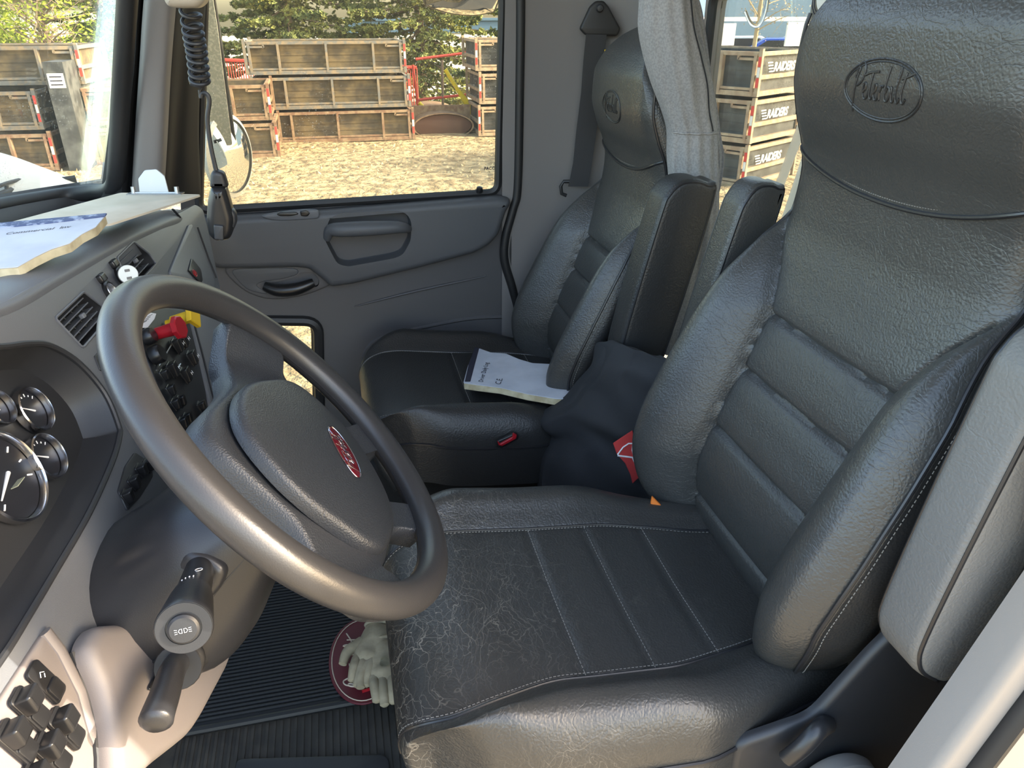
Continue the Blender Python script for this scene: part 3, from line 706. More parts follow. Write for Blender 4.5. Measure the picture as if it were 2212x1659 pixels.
def star(out, zf, c=(0, -.03), nr=26, th=.0, edge=.006, n=8):
    o = cr([(a, b, 0) for a, b in out], n, closed=True); mb = MB(); rows = []
    for k in range(nr+1):
        s = (k/nr)**.8
        rows.append([hm(c[0]+(p.x-c[0])*s, c[1]+(p.y-c[1])*s, zf(c[0]+(p.x-c[0])*s, c[1]+(p.y-c[1])*s)-edge*(max(0, s-.93)/.07)**2) for p in o])
    rows.append([hm(c[0]+(p.x-c[0])*1.0, c[1]+(p.y-c[1])*1.0, zf(p.x, p.y)-edge-th) for p in o])
    rows.append([hm(c[0]+(p.x-c[0])*.9, c[1]+(p.y-c[1])*.9, zf(p.x*.9, p.y*.9)-edge-th-.004) for p in o])
    mb.grid(rows, cv=True); return mb, o
half = [(0, .118), (.032, .106), (.062, .080), (.090, .054), (.125, .028), (.175, .010), (.236, .012), (.244, -.03), (.234, -.080), (.212, -.088), (.186, -.086), (.168, -.096), (.148, -.120), (.124, -.143), (.106, -.160), (.102, -.182), (.110, -.214), (.086, -.226), (.060, -.234), (.056, -.206), (.044, -.188), (.022, -.187)]
outl = half+[(0, -.188)]+[(-a, b) for a, b in half[:0:-1]]
def zh(t, q):
    r = math.hypot(t, q); lo = sm(.06, -.10, q); b = -.030+.008*lo-(.014*(1-lo))*sm(.11, .165, math.hypot(t, q+.02)); return b+(-.004-b)*sm(.175, .236, r)
mb, o = star(outl, zh, th=.020, edge=.012, n=6); hub = mb.build('hub', M['pad'], sw_, ang=70)
h2 = [(0, .083), (.038, .074), (.076, .050), (.106, .016), (.130, -.024), (.149, -.062), (.152, -.090), (.138, -.114), (.116, -.138), (.096, -.158), (.06, -.174), (.02, -.179)]
out2 = h2+[(-a, b) for a, b in h2[::-1] if a > 0]
def za(t, q): return -.022+.022*(1-min(1, math.hypot(t, q+.02)/.18)**2)+.010*sm(.02, -.12, q)
mb, o2 = star(out2, za, th=.012, edge=.006, n=7); mb.build('airbag_cover', M['pad'], hub, ang=70)
em = (0, -.088)
eb = MB(); eb.plate(ell(em[0], em[1], .047, .0185, 48), lambda x, y, z: hm(x, y, za(x, y)+z), .0035, .0025, 3, z0=-.002); eo = eb.build('badge', M['emblem'], hub)
mb = MB(); mb.tube([hm(x, y, za(x, y)+.0012) for x, y in ell(em[0], em[1], .0475, .019, 60)], .0006, 6, closed=True)
mb.build('badge_rim', M['chrome'], eo)
mb = MB(); logo(mb, lambda x, y, z: hm(em[0]+x, em[1]+y*.85, za(em[0]+x, em[1]+y)+.0018), .076, .00045); mb.build('badge_script', M['chrome'], eo)
# ================= STEERING COLUMN =================
colm = empty('steering_column', at(400, 1200, Y=.84), 'smooth black plastic shroud under the wheel with the indicator stalk', 'steering column')
def ring_at(c, t, a, b, n=36, e=2.6, up=(0, 0, 1)):
    t = Vector(t).normalized(); s = Vector((0, 1, 0)); k = s.cross(t).normalized(); o = []
    k = k if k.z > 0 else -k
    for i in range(n):
        th = 2*math.pi*i/n; x, y = math.cos(th), math.sin(th)
        x = math.copysign(abs(x)**(2/e), x); y = math.copysign(abs(y)**(2/e), y)
        o.append(Vector(c)+s*(a*x)+k*(b*y))
    return o
ax = Vector((.72, 0, .69))
st_ = [((-.350, .855, .585), .10, .07), ((-.335, .855, .585), .112, .095), ((-.285, .852, .60), .116, .112), ((-.235, .85, .64), .108, .104), ((-.19, .845, .69), .095, .085), ((-.15, .843, .725), .078, .062), ((-.125, .84, .755), .062, .05), ((-.11, .84, .78), .055, .045)]
rows = [ring_at(c, ax, a, b) for c, a, b in st_]
rows = [list(r) for r in zip(*[cr(list(cc), 4) for cc in zip(*rows)])]
mb = MB(); mb.grid(rows, cv=True); mb.ngon(rows[0]); mb.ngon(rows[-1]); mb.build('shroud', M['shroud'], colm, ang=60)
# seam between the shroud halves
mid = [r[18] for r in rows]; MB().tube([p+Vector((0, -.0005, -.01)) for p in mid], .0016, 6).build('shroud_seam', M['rubber'], colm)
# stalk
sb_, se = at(432, 1228, Y=.755), at(397, 1356, Y=.60)
bt = Plane(sb_, (-.25, -1, .30)); bo = MB()
bo.plate(roundpoly(px(bt, [(360, 1236), (402, 1186), (450, 1196), (492, 1228), (476, 1272), (440, 1306), (384, 1296)]), .012, 5), bt.map, .040, .010, 5, z0=-.034); bso = bo.build('stalk_boot', M['shroud'], colm)
d = (se-sb_); Ls = d.length; dn = d.normalized()
mb = MB(); mb.lathe([(.016, 0), (.0175, Ls*.25), (.0185, Ls*.5), (.0195, Ls*.52)], sb_, dn, 36); stk = mb.build('stalk', M['black'], colm)
mb = MB(); mb.lathe([(.0205, Ls*.52), (.0225, Ls*.62), (.0265, Ls*.92), (.0275, Ls*.985), (.0265, Ls)], sb_, dn, 44); mb.build('stalk_grip', M['shroud'], stk)
mb = MB(); mb.lathe([(.0262, -.001), (.0258, .0012), (.0168, .0012), (.0160, -.004), (.0150, -.004), (.0148, .0040), (.0125, .0062), (.0005, .0068)], se, dn, 44); mb.build('stalk_end', M['dash_dark'], stk)
EP = Plane(se+dn*.0072, dn, up=(0, 0, 1)); mb = MB()
for s in (-1, 1):
    loop = [(s*(.0010), -.0022), (s*.0010, .0022), (s*.003, .0020), (s*.0042, 0), (s*.003, -.0020)]
    mb.tube([EP.map(x, y, 0) for x, y in loop], .00028, 5, closed=True)
    for k in (-1, 0, 1): mb.tube([EP.map(s*.0052, k*.0018, 0), EP.map(s*.0078, k*.0022, 0)], .00025, 5)
mb.build('lamp_symbol', M['white'], stk)
mb = MB(); P3 = Plane(sb_, dn, up=(0, 0, 1))
side = (EP.ex*.55+Vector((0, 0, 1))*.8).normalized()
for k in range(4):
    a = -.5+k*.22; q = sb_+dn*(Ls*.45)+(EP.ex*math.sin(a)+EP.ey*math.cos(a))*.0188; mb.tube([q, q+dn*.0016], .0008, 5)
q = sb_+dn*(Ls*.33)+(EP.ex*math.sin(.35)+EP.ey*math.cos(.35))*.0186; mb.tube([q+EP.ex*.004*math.cos(t)+dn*.004*math.sin(t) for t in np.linspace(0, 6.28, 13)], .0004, 4)
mb.build('stalk_marks', M['white'], stk)
# ================= DASHBOARD =================
DD = Plane((-.40, 1.12, .885), (.93, -.06, .365))
dash = empty('dashboard', (-.4, 1.2, .7), 'grey moulded dashboard across the cab with gauges, air vents and switches', 'dashboard')
def yz(y, z):      # point of plane DD at given y,z in plane coordinates
    n = DD.n; X = DD.P.x-(n.y*(y-DD.P.y)+n.z*(z-DD.P.z))/n.x
    return DD.loc((X, y, z))
clus = [(-230, 1250), (-250, 900), (-170, 760), (0, 750), (60, 743), (110, 748), (170, 785), (225, 850), (255, 920), (256, 945), (240, 1000), (190, 1110), (120, 1230), (60, 1330), (0, 1425), (-80, 1520), (-170, 1500)]
cc = cr([(*DD.xy(u, v), 0) for u, v in clus], 5, closed=True); CL = [(p.x, p.y) for p in cc]
v1 = roundpoly(px(DD, [(118, 688), (180, 630), (222, 662), (232, 690), (178, 752)]), .006, 3)
v2 = roundpoly(px(DD, [(252, 558), (288, 522), (322, 548), (337, 570), (300, 610), (262, 580)]), .006, 3)
dn_panel = [(300, 560), ]
ZF = [(.36, 1.0), (.85, 1.004), (1.02, .967), (1.15, .957), (1.28, .945), (1.43, .935), (1.55, .922), (1.66, .911), (1.78, .897), (1.95, .882)]
face = [yz(.36, .50)]+[yz(a, b) for a, b in ZF]+[DD.xy(440, 452), DD.xy(456, 520), DD.xy(474, 610), DD.xy(492, 700), DD.xy(482, 820), DD.xy(462, 958), DD.xy(440, 1010), DD.xy(425, 1100), DD.xy(430, 1340), DD.xy(420, 1480), DD.xy(360, 1590), DD.xy(240, 1690), DD.xy(120, 1850)]
face = roundpoly(face, .02, 3)
mb = MB().plate(face, DD.map, .03, .004, 2, z0=-.03, holes=[CL, v1, v2]); mb.build('fascia', M['dash'], dash)
# top of the dash running to the windscreen, with the hollow where papers lie
def dtop(y, k):
    zf = lerp_tab(ZF, y); e = DD.map(*yz(y, zf-.004), .0008)
    if k == 0: return DD.map(*yz(y, zf-.014), .0006)
    k -= 1; prof = [(0, 0), (-.018, .010), (-.05, .013), (-.10, .002), (-.17, -.008), (-.21, -.004), (-.27, .0)]
    dxx, dz = prof[k]; return e+Vector((dxx, 0, dz))
ys = [.37, .6, .85, 1.02, 1.2, 1.45, 1.65, 1.8, 1.9, 1.95]
ctrl = [[dtop(y, k)+Vector((-.02*sm(1.8, 1.95, y), 0, -.02*sm(1.75, 1.97, y))) for y in ys] for k in range(8)]
g = catgrid(ctrl, 6, 6)
bk = [[p+Vector((0, 0, -.03)) for p in r] for r in g]
solid(MB(), g, bk).build('top_pad', M['dash'], dash)
# end cap of the dash towards the door
# cluster bowl
bowl = MB(); rings = []
for d, s in ((0, 0), (-.006, .003), (-.03, .010), (-.045, .018)): rings.append([DD.map(x, y, d) for x, y in (inset(CL if area2(CL) > 0 else CL[::-1], s))])
bowl.grid(rings, cv=True); lo = inset(CL if area2(CL) > 0 else CL[::-1], .018); bowl.tess([lo], lambda x, y: DD.map(x, y, -.045)); bw = bowl.build('cluster_bowl', M['dash_dark'], dash)
MB().tube([DD.map(x, y, .001) for x, y in CL], .0042, 8, closed=True).build('cluster_lip', M['dash_dark'], dash)
GP = DD.off(-.040)
def gauge(u, v, r, ticks, a0, a1, na, val):
    c = GP.xy(u, v); C0 = GP.map(c[0], c[1], 0)
    g = MB(); g.lathe([(r*1.03, 0), (r*1.06, .006), (r*1.05, .011), (r*1.0, .0125), (r*.97, .010), (r*.96, .003)], C0, GP.n, 56, cap0=False, cap1=False)
    go = g.build('gauge_bezel', M['chrome'], bw)
    f = MB(); f.lathe([(r*.95, .002), (r*.0001, .003)], C0, GP.n, 48); f.build('gauge_face', M['gauge'], go)
    t = MB()
    def gp(rad, a, z=.0034): return GP.map(c[0]+rad*math.cos(a), c[1]+rad*math.sin(a), z)
    for i in range(ticks):
        a = math.radians(a0+(a1-a0)*i/(ticks-1)); t.tube([gp(r*.66, a), gp(r*(.80 if i % 2 == 0 else .74), a)], r*.022, 5)
    t.build('gauge_ticks', M['white'], go)
    a = math.radians(na); nd = MB(); nd.tube([gp(r*-.15, a, .0045), gp(r*.62, a, .0045)], [r*.045, r*.018], 6); nd.build('gauge_needle', M['white'], go)
gauge(64, 889, .030, 7, 150, 30, 140, 0)
gauge(92, 990, .030, 7, 150, 30, 140, 0)
gauge(8, 1035, .056, 9, 210, -30, 200, 0)
gauge(-12, 886, .022, 7, 150, 30, 120, 0)
gauge(-130, 1150, .056, 9, 210, -30, 150, 0)
c = GP.xy(12, 1010); MB().box(GP.map(c[0]-.012, c[1]-.02, .004), .016, .02, .001, rot=Matrix((GP.n, GP.ex, GP.ey)).transposed()).build('gauge_display', M['lcd'], bw)
# air vents
def vent(poly, slats, bars, knob):
    P = px(DD, poly); R = roundpoly(P, .006, 3)
    v = MB().dish(R, DD.map, .035, .004); vo = v.build('air_vent', M['dash_dark'], dash)
    fr = MB(); fr.tube([DD.map(x, y, .0005) for x, y in R], .0022, 6, closed=True); fr.build('vent_rim', M['dash'], vo)
    A, B, Cc, D = [Vector((*q, 0)) for q in (DD.xy(*poly[0]), DD.xy(*poly[1]), DD.xy(*poly[2]), DD.xy(*poly[-1]))]
    return vo
def quad(vo, q, ns, nb, mats=None):
    """q: four pixel corners TL TR BR BL of the grille"""
    C4 = [Vector((*DD.xy(*p), 0)) for p in q]
    def bl(s, t): a = C4[0].lerp(C4[1], s); b = C4[3].lerp(C4[2], s); return a.lerp(b, t)
    for i in range(ns):
        t = (i+.5)/ns; a, b = bl(.02, t), bl(.98, t); mb = MB()
        mb.tube([DD.map(a.x, a.y, -.004), DD.map(b.x, b.y, -.004)], .0011, 6)
        mb.grid([[DD.map(a.x, a.y, -.004), DD.map(b.x, b.y, -.004)], [DD.map(a.x, a.y+.002, -.018), DD.map(b.x, b.y+.002, -.018)]])
        mb.build('vent_slat', M['dash'], vo)
    mb = MB()
    for i in range(nb):
        s = (i+.5)/nb; a, b = bl(s, .02), bl(s, .98); mb.tube([DD.map(a.x, a.y, -.014), DD.map(b.x, b.y, -.014)], .0012, 6)
    mb.build('vent_vanes', M['dash_dark'], vo)
    k = bl(.52, .42); mb = MB(); mb.box(DD.map(k.x, k.y, .001), .008, .009, .007, rot=Matrix((DD.n, DD.ex, DD.ey)).transposed(), r=.002); mb.build('vent_knob', M['dash'], vo)
vo = vent([(118, 688), (180, 630), (222, 662), (232, 690), (178, 752)], 0, 0, 0); quad(vo, [(124, 690), (180, 636), (230, 684), (178, 744)], 5, 4)
vo = vent([(252, 558), (288, 522), (322, 548), (337, 570), (300, 610), (262, 580)], 0, 0, 0); quad(vo, [(258, 560), (286, 532), (330, 572), (300, 606)], 4, 4)
# lighter sockets between the vents, passenger panel with its lid line and mark
def socket(u, v, r):
    c = DD.at(u, v); m = MB(); m.lathe([(r*1.25, 0), (r*1.25, .004), (r, .006), (r*.9, .004), (r*.85, -.0)], c, DD.n, 32, cap0=False, cap1=False); so_ = m.build('power_socket', M['black'], dash)
    m = MB(); m.lathe([(r*.93, .0045), (r*.86, .0065), (r*.80, .0045), (r*.78, -.012), (.0001, -.012)], c, DD.n, 32, cap0=False); m.build('socket_ring', M['steel'], so_)
    m = MB(); m.plate(rrect(-.011, -.004, .011, .010, .003, 3), lambda x, y, z: c+DD.ex*x+DD.ey*(y+r*1.45)+DD.n*z, .008, .003); m.build('socket_cap', M['black'], so_)
    return c
socket(236, 630, .015); cs = socket(262, 598, .015)
GPn = px(DD, [(362, 588), (404, 487), (412, 486), (462, 612), (455, 640), (372, 604)])
pn = MB().plate(roundpoly(GPn, .006, 3), DD.map, .005, .003).build('dash_lid', M['dash'], dash)
q = DD.off(.0055); rc = px(q, [(405, 585), (412, 558), (432, 583), (436, 608), (430, 612)])
mk = MB().plate(roundpoly(rc, .003, 2), q.map, .003, .001).build('warning_mark', M['black'], pn)
cxm = DD.off(.009).xy(421, 590); q9 = DD.off(.009); mb = MB()
mb.tube([q9.map(cxm[0]+.0075*math.cos(t), cxm[1]+.0075*math.sin(t), 0) for t in np.linspace(0, 6.28, 25)[:-1]], .0009, 5, closed=True)
mb.tube([q9.map(cxm[0]-.005, cxm[1]-.005, 0), q9.map(cxm[0]+.005, cxm[1]+.005, 0)], .0009, 5); mb.build('warning_symbol', M['red'], mk)
mb = MB(); mb.tube([DD.at(426, 492)+DD.n*.001, DD.at(450, 560)+DD.n*.001, DD.at(466, 600)+DD.n*.001], .0026, 6, flat=.6)
mb.tube([DD.at(372, 452)+DD.n*.001, DD.at(388, 470)+DD.n*.001], .004, 6, flat=.5); mb.build('trim_slot', M['dash_dark'], dash)
# centre stack seen through the wheel: dark panel, switches, knobs
CP = DD.off(.006)
cpo = [(300, 660), (392, 672), (412, 720), (440, 820), (458, 900), (452, 960), (425, 1010), (400, 980), (350, 880), (305, 760)]
cpn = MB().plate(roundpoly(px(DD, cpo), .01, 3), DD.map, .006, .003).build('centre_panel', M['dash_dark'], dash)
# lower passenger side panel, sweeping away to the door
lo_px = [(396, 668), (430, 672), (472, 690), (492, 702), (484, 820), (466, 950), (458, 1000), (452, 950), (438, 850), (418, 760)]
MB().plate(roundpoly(px(DD, lo_px), .004, 2), DD.map, .010, .006).build('side_panel', M['dash'], dash)
MB().tube([DD.at(u, v)+DD.n*.011 for u, v in [(400, 672), (424, 760), (446, 850), (460, 900), (464, 955)]], .0022, 6).build('panel_seam', M['dash_dark'], dash)
C2p = DD.off(.012)
def rocker(u, v, w=.018, h=.026, pl=C2p, par=cpn, sym=True, tilt=0, mt='black'):
    c = pl.xy(u, v); ca, sa = math.cos(tilt), math.sin(tilt)
    f = lambda x, y, z: pl.map(c[0]+x*ca-y*sa, c[1]+x*sa+y*ca, z)
    m = MB().plate(rrect(-w/2-.002, -h/2-.002, w/2+.002, h/2+.002, .003, 3), f, .0025, .001, 2); so_ = m.build('rocker_switch', M['black'], par)
    m = MB().plate(rrect(-w/2, -h/2, w/2, h/2, .0025, 3), f, .008, .003, 3, z0=.002, top=lambda x, y: .006*(y/h)+.010*(abs(y)/h)**2); k = m.build('rocker_key', M[mt], so_)
    if sym:
        m = MB(); m.tube([f(-w*.2, -.003, .0155), f(-w*.2, .003, .0155)], .0004, 4); m.tube([f(w*.2, -.003, .0155), f(w*.2, .003, .0155)], .0004, 4); m.tube([f(-w*.2, 0, .0155), f(w*.2, 0, .0155)], .0004, 4)
        m.build('switch_symbol', M['white'], k)
for u, v in ((380, 748), (412, 775), (370, 800), (398, 812), (392, 738)): rocker(u, v)
for u, v in ((352, 812), (366, 845), (388, 868), (376, 875), (402, 905), (392, 915), (418, 940), (432, 880), (440, 905)): rocker(u, v, .013, .018, sym=False)
m = MB(); c = C2p.at(330, 770); m.lathe([(.016, 0), (.0165, .014), (.014, .018), (.0001, .018)], c, C2p.n, 32); m.build('rotary_knob', M['black'], cpn)
m = MB(); c = C2p.at(314, 730); m.lathe([(.014, 0), (.0145, .012), (.012, .016), (.0001, .016)], c, C2p.n, 32); m.build('rotary_knob', M['black'], cpn)
# parking brake valves: yellow square knob, red octagonal knob
def valve(u, v, u2, v2, mt, n, r, lab):
    a = C2p.at(u, v); dd = (DD.n*1.0+Vector((0, -.12, -.10))).normalized(); L = .056
    m = MB(); m.lathe([(.006, -.002), (.006, .012)], a, dd, 16); m.lathe([(.0105, .01), (.0115, L*.62), (.0115, L*.80)], a, dd, 24)
    m.lathe([(r*.6, L*.76), (r, L*.84), (r, L*.97), (r*.9, L)], a, dd, n); o = m.build('brake_valve_knob', M[mt], cpn, ang=30); o['label'] = lab
valve(362, 698, 402, 688, 'yellow', 4, .024, 'yellow square knob'); valve(328, 724, 376, 716, 'red', 8, .021, 'red octagonal knob')
tp = roundpoly(px(C2p, [(303, 690), (322, 676), (336, 678), (332, 690), (316, 710), (306, 708)]), .002, 2)
tg = MB().plate(tp, C2p.map, .002, .0005, 1).build('valve_tag', M['white'], cpn)
c2 = C2p.off(.0022); mb = MB()
for i, (u, v) in enumerate(((310, 700), (314, 696), (318, 691), (322, 686))):
    q0, q1 = c2.at(u-4, v-1), c2.at(u+7, v-7); mb.tube([q0, q1], .00045, 4)
mb.build('tag_print', M['ink'], tg)
mb = MB(); mb.tube([C2p.at(338, 800), C2p.at(372, 742)], .0014, 6); mb.tube([C2p.at(378, 806), C2p.at(390, 786)], .0014, 6); mb.build('bright_strip', M['steel'], cpn)
# switch pair on the strip right of the cluster
s1 = roundpoly(px(DD, [(252, 1062), (268, 1008), (288, 978), (320, 1000), (328, 1030), (300, 1075), (272, 1105)]), .004, 2)
sp1 = MB().plate(s1, DD.map, .003, .001, 2).build('switch_plate', M['dash_dark'], dash)
for u, v in ((302, 1018), (286, 1045), (272, 1075), (318, 1006)): rocker(u, v, .014, .018, pl=DD.off(.003), par=sp1, sym=False)
MB().plate(roundpoly(px(DD, [(202, 770), (210, 762), (226, 780), (228, 806), (214, 800)]), .002, 2), DD.map, .002, .001).build('switch_blank', M['dash_dark'], dash)
# lower left: sloping end with a bank of rocker switches
LP_ = DD.off(.004)
MB().plate(roundpoly(px(DD, [(-60, 1560), (-20, 1530), (84, 1372), (100, 1372), (150, 1450), (215, 1600), (222, 1680), (60, 1900), (-120, 1900)]), .006, 3), DD.map, .006, .004).build('switch_bank', M['taupe'], dash)
MB().tube([DD.at(u, v)+DD.n*.005 for u, v in [(88, 1368), (120, 1410), (165, 1500), (190, 1590), (205, 1622)]], .008, 10, flat=.7).build('bank_ridge', M['taupe'], dash)
L2p = DD.off(.009)
bank = [k for k in dash.children if k.name.startswith('switch_bank')][0]
for i, (u, v) in enumerate([(98, 1474), (64, 1532), (142, 1574), (36, 1604), (112, 1630), (84, 1698)]):
    w_, h_ = .024, .050; c = L2p.xy(u, v); tilt = math.radians(0); f = lambda x, y, z, c=c: L2p.map(c[0]+x, c[1]+y, z)
    m = MB().plate(rrect(-w_/2, -h_/2, w_/2, h_/2, .005, 4), f, .003, .0015, 2); so_ = m.build('rocker_switch', M['black'], bank)
    if i == 0:
        m = MB().plate(rrect(-w_/2+.002, -h_/2+.003, w_/2-.002, -.002, .004, 3), f, .004, .002, 2, z0=.002); m.build('rocker_key', M['black'], so_)
        m = MB(); m.tube([f(-.004, .010, .004), f(0, .014, .004), f(.004, .010, .004)], .0005, 4); m.tube([f(.0, .006, .004), f(.003, .009, .004)], .0005, 4); m.build('switch_symbol', M['white'], so_)
    else:
        m = MB().plate(rrect(-w_/2+.001, -.001, w_/2-.001, h_/2-.004, .003, 3), f, .013, .004, 3, z0=.002, top=lambda x, y: .004*y/.02); m.build('rocker_key', M['black'], so_)
        m = MB().plate(rrect(-w_/2+.002, -h_/2+.003, w_/2-.002, -.002, .003, 3), f, .003, .001, 2, z0=.002); m.build('rocker_key', M['black'], so_)
# knee panel
KP = DD.off(.006)
kp = [(152, 1410), (162, 1384), (180, 1362), (230, 1358), (330, 1360), (470, 1356), (494, 1362), (490, 1382), (468, 1450), (408, 1560), (384, 1596), (352, 1622), (300, 1662), (240, 1720), (206, 1760), (206, 1640), (200, 1570), (180, 1490), (158, 1440)]
MB().plate(roundpoly(px(KP, kp), .014, 4), KP.map, .024, .016, 5).build('knee_panel', M['taupe'], dash)
MB().tube([KP.at(u, v)+KP.n*.002 for u, v in kp[:1]+kp[-5:][::-1][1:]+kp[-1:][:0]], .003, 6).build('panel_seam', M['dash_dark'], dash)
# trailer brake lever with ribbed boot
K2 = KP.off(.026); a = K2.at(474, 1356); b = K2.at(345, 1520)
slot = MB().plate(roundpoly(px(K2, [(318, 1490), (352, 1418), (420, 1385), (470, 1352), (484, 1366), (440, 1415), (375, 1452), (345, 1498)]), .004, 3), K2.map, .002, .001).build('lever_slot', M['black'], dash)
bp_ = cr([K2.off(.005).at(468, 1362), K2.off(.02).at(430, 1392), K2.off(.028).at(400, 1420), K2.off(.035).at(384, 1442)], 12); n = len(bp_)
MB().tube(bp_, [.020+.004*math.sin(i/n*6.28*4.5)+.004*i/n for i in range(n)], 20).build('lever_boot', M['rubber'], slot)
lp_ = cr([K2.off(.03).at(388, 1425), K2.off(.045).at(372, 1450), K2.off(.05).at(358, 1495), K2.off(.052).at(342, 1540), K2.off(.052).at(334, 1568)], 8); n = len(lp_)
MB().tube(lp_, [.0135+.005*(i/n)-(.009*max(0, i/n-.86)/.14) for i in range(n)], 18).build('brake_lever', M['shroud'], slot)
# ================= LOOSE THINGS IN THE CAB =================
def topz(z): return z
# clipboard on the dash
CBZ = .968
A_, B_, C_ = at(14, 487, Z=CBZ), at(236, 489, Z=CBZ), at(436, 424, Z=CBZ)
ux = (B_-C_).normalized(); uy = Vector((-ux.y, ux.x, 0)); uy = uy if (A_-B_).dot(uy) > 0 else -uy
cb = empty('clipboard', C_, 'brown hardboard clipboard with a steel clip lying on the dash by the windscreen', 'clipboard')
Ln = (B_-C_).length; Dw = .235
bm_ = lambda x, y, z: C_+ux*x+uy*y+Vector((0, 0, z))
quadp = [(C_), (B_), (A_), (at(262, 420, Z=CBZ))]
CB = Plane((0, 0, CBZ), (0, 0, 1), up=(0, 1, 0))
MB().plate(roundpoly([CB.loc(p) for p in quadp], .008, 3), CB.map, .004, .001, 2, z0=-.0).build('board', M['board'], cb)
cp0 = at(336, 418, Z=CBZ+.005)
e1 = (at(385, 418, Z=CBZ)-at(285, 418, Z=CBZ)); Lc = e1.length; e1 = e1.normalized(); e2 = Vector((0, 0, 1)); e3 = e1.cross(e2)
pc = [(-.032, 0), (-.030, .030), (-.014, .048), (.010, .050), (.024, .036), (.028, .0)]
f = lambda x, y, z: cp0+e1*(x*1.0)+e2*(y*.95)+e3*(z-.006*y/.05)
clp = MB().plate(roundpoly(pc, .003, 3), f, .0014, .0006, 1).build('clip', M['steel'], cb)
m = MB(); m.tube([f(-Lc/2, .001, 0), f(Lc/2, .001, 0)], .0028, 8)
for s in (-1, 1): m.tube([f(s*Lc*.46, .0, 0), f(s*Lc*.46, .014, 0)], .0045, 10)
for i in range(4): m.tube([f(-.014, .010+i*.004, -.0008), f(.016, .010+i*.004, -.0008)], .0006, 4)
m.lathe([(.003, 0), (.003, .003), (.0001, .004)], f(0, .037, 0), -e3, 12); m.build('clip_bar', M['steel'], clp)
m = MB(); m.box(cp0+Vector((0, 0, .0)), .11, .02, .002, rot=Matrix((e1, e3, e2)).transposed()); m.build('clip_base', M['steel'], clp)
# notebook on the dash
NZ = .988
nb = empty('notebook', at(60, 520, Z=NZ), 'blue-white covered notebook with a dark spine, lying on the dash in front of the clipboard', 'notebook')
Np = Plane((0, 0, NZ), (-.02, -.12, 1), up=(0, 1, 0)); Np.P = at(60, 520, Z=NZ)
tl, tr, br, bl = (-120, 505), (228, 466), (38, 580), (-200, 590)
edge = [(228, 466), (206, 492), (175, 508), (150, 527), (110, 540), (75, 557), (38, 578), (-30, 583), (-200, 590), (-260, 520), (-120, 500)]
O = roundpoly(px(Np, edge), .001, 1)
wav = lambda x, y: .0035*math.sin(x*38)*.5+.002*math.sin(y*45)
pg = MB().plate(O, Np.map, .013, .001, 2, z0=-.013, top=None).build('pages', M['pages'], nb)
MB().plate(inset(O if area2(O) > 0 else O[::-1], -.001), lambda x, y, z: Np.map(x, y, z), .0012, .0004, 1, z0=.0005).build('cover', M['paper'], nb)
st = roundpoly(px(Np, [(232, 464), (227, 471), (110, 485), (0, 496), (-140, 506), (-140, 496), (0, 485), (110, 475)]), .001, 1)
MB().plate(st, Np.map, .002, .0005, 1, z0=.0012).build('spine_tape', M['navy'], nb)
# hand-written words
a0, a1 = Np.loc(Np.at(12, 508)), Np.loc(Np.at(92, 499)); dv = Vector((a1[0]-a0[0], a1[1]-a0[1])); Lw = dv.length; dv.normalize(); pv = Vector((-dv.y, dv.x))
pv = pv if (Np.map(a0[0]+pv.x*.01, a0[1]+pv.y*.01, 0)-Np.map(a0[0], a0[1], 0)).dot(Vector((-.6, .8, 0))) > 0 else -pv
t = textmesh('Commercial  Inv', .0135, lambda x, y, z: Np.map(a0[0]+dv.x*x+pv.x*(y-.004), a0[1]+dv.y*x+pv.y*(y-.004), .0022), shear=.3)
t.build('handwriting', M['ink'], nb, smooth=False)
# logbook on the passenger seat
LZ = .483
lb = empty('logbook', at(1120, 810, Z=LZ), 'white logbook with handwriting and a black spine on the passenger seat', 'notebook')
Lp = Plane((0, 0, LZ), (0, 0, 1), up=(0, 1, 0)); Lp.P = at(1130, 810, Z=LZ)
edge = [(1035, 754), (1060, 763), (1092, 765), (1120, 777), (1150, 786), (1190, 788), (1224, 784), (1242, 812), (1252, 848), (1252, 864), (1200, 862), (1140, 852), (1080, 838), (1030, 832), (1002, 828), (1012, 790)]
O = roundpoly(px(Lp, edge), .002, 1)
MB().plate(O, Lp.map, .016, .001, 2, z0=-.016).build('pages', M['pages'], lb)
MB().plate(inset(O if area2(O) > 0 else O[::-1], -.001), Lp.map, .0015, .0005, 1, z0=.0004).build('cover', M['paper'], lb)
MB().plate(roundpoly(px(Lp, [(1026, 752), (1035, 754), (1016, 826), (1004, 826), (1012, 790)]), .001, 1), Lp.map, .002, .0005, 1, z0=.001).build('spine_tape', M['ink'], lb)
def write(pl, s, p, q, size, par, z=.003):
    a0, a1 = pl.loc(pl.at(*p)), pl.loc(pl.at(*q)); dv = Vector((a1[0]-a0[0], a1[1]-a0[1])); dv.normalize(); pv = Vector((-dv.y, dv.x))
    textmesh(s, size, lambda x, y, z_: pl.map(a0[0]+dv.x*x+pv.x*y, a0[1]+dv.y*x+pv.y*y, z), shear=.15).build('handwriting', M['ink'], par, smooth=False)
write(Lp, 'Driver Daily Log', (1043, 828), (1056, 785), .017, lb); write(Lp, 'C.E.', (1081, 833), (1088, 815), .021, lb)
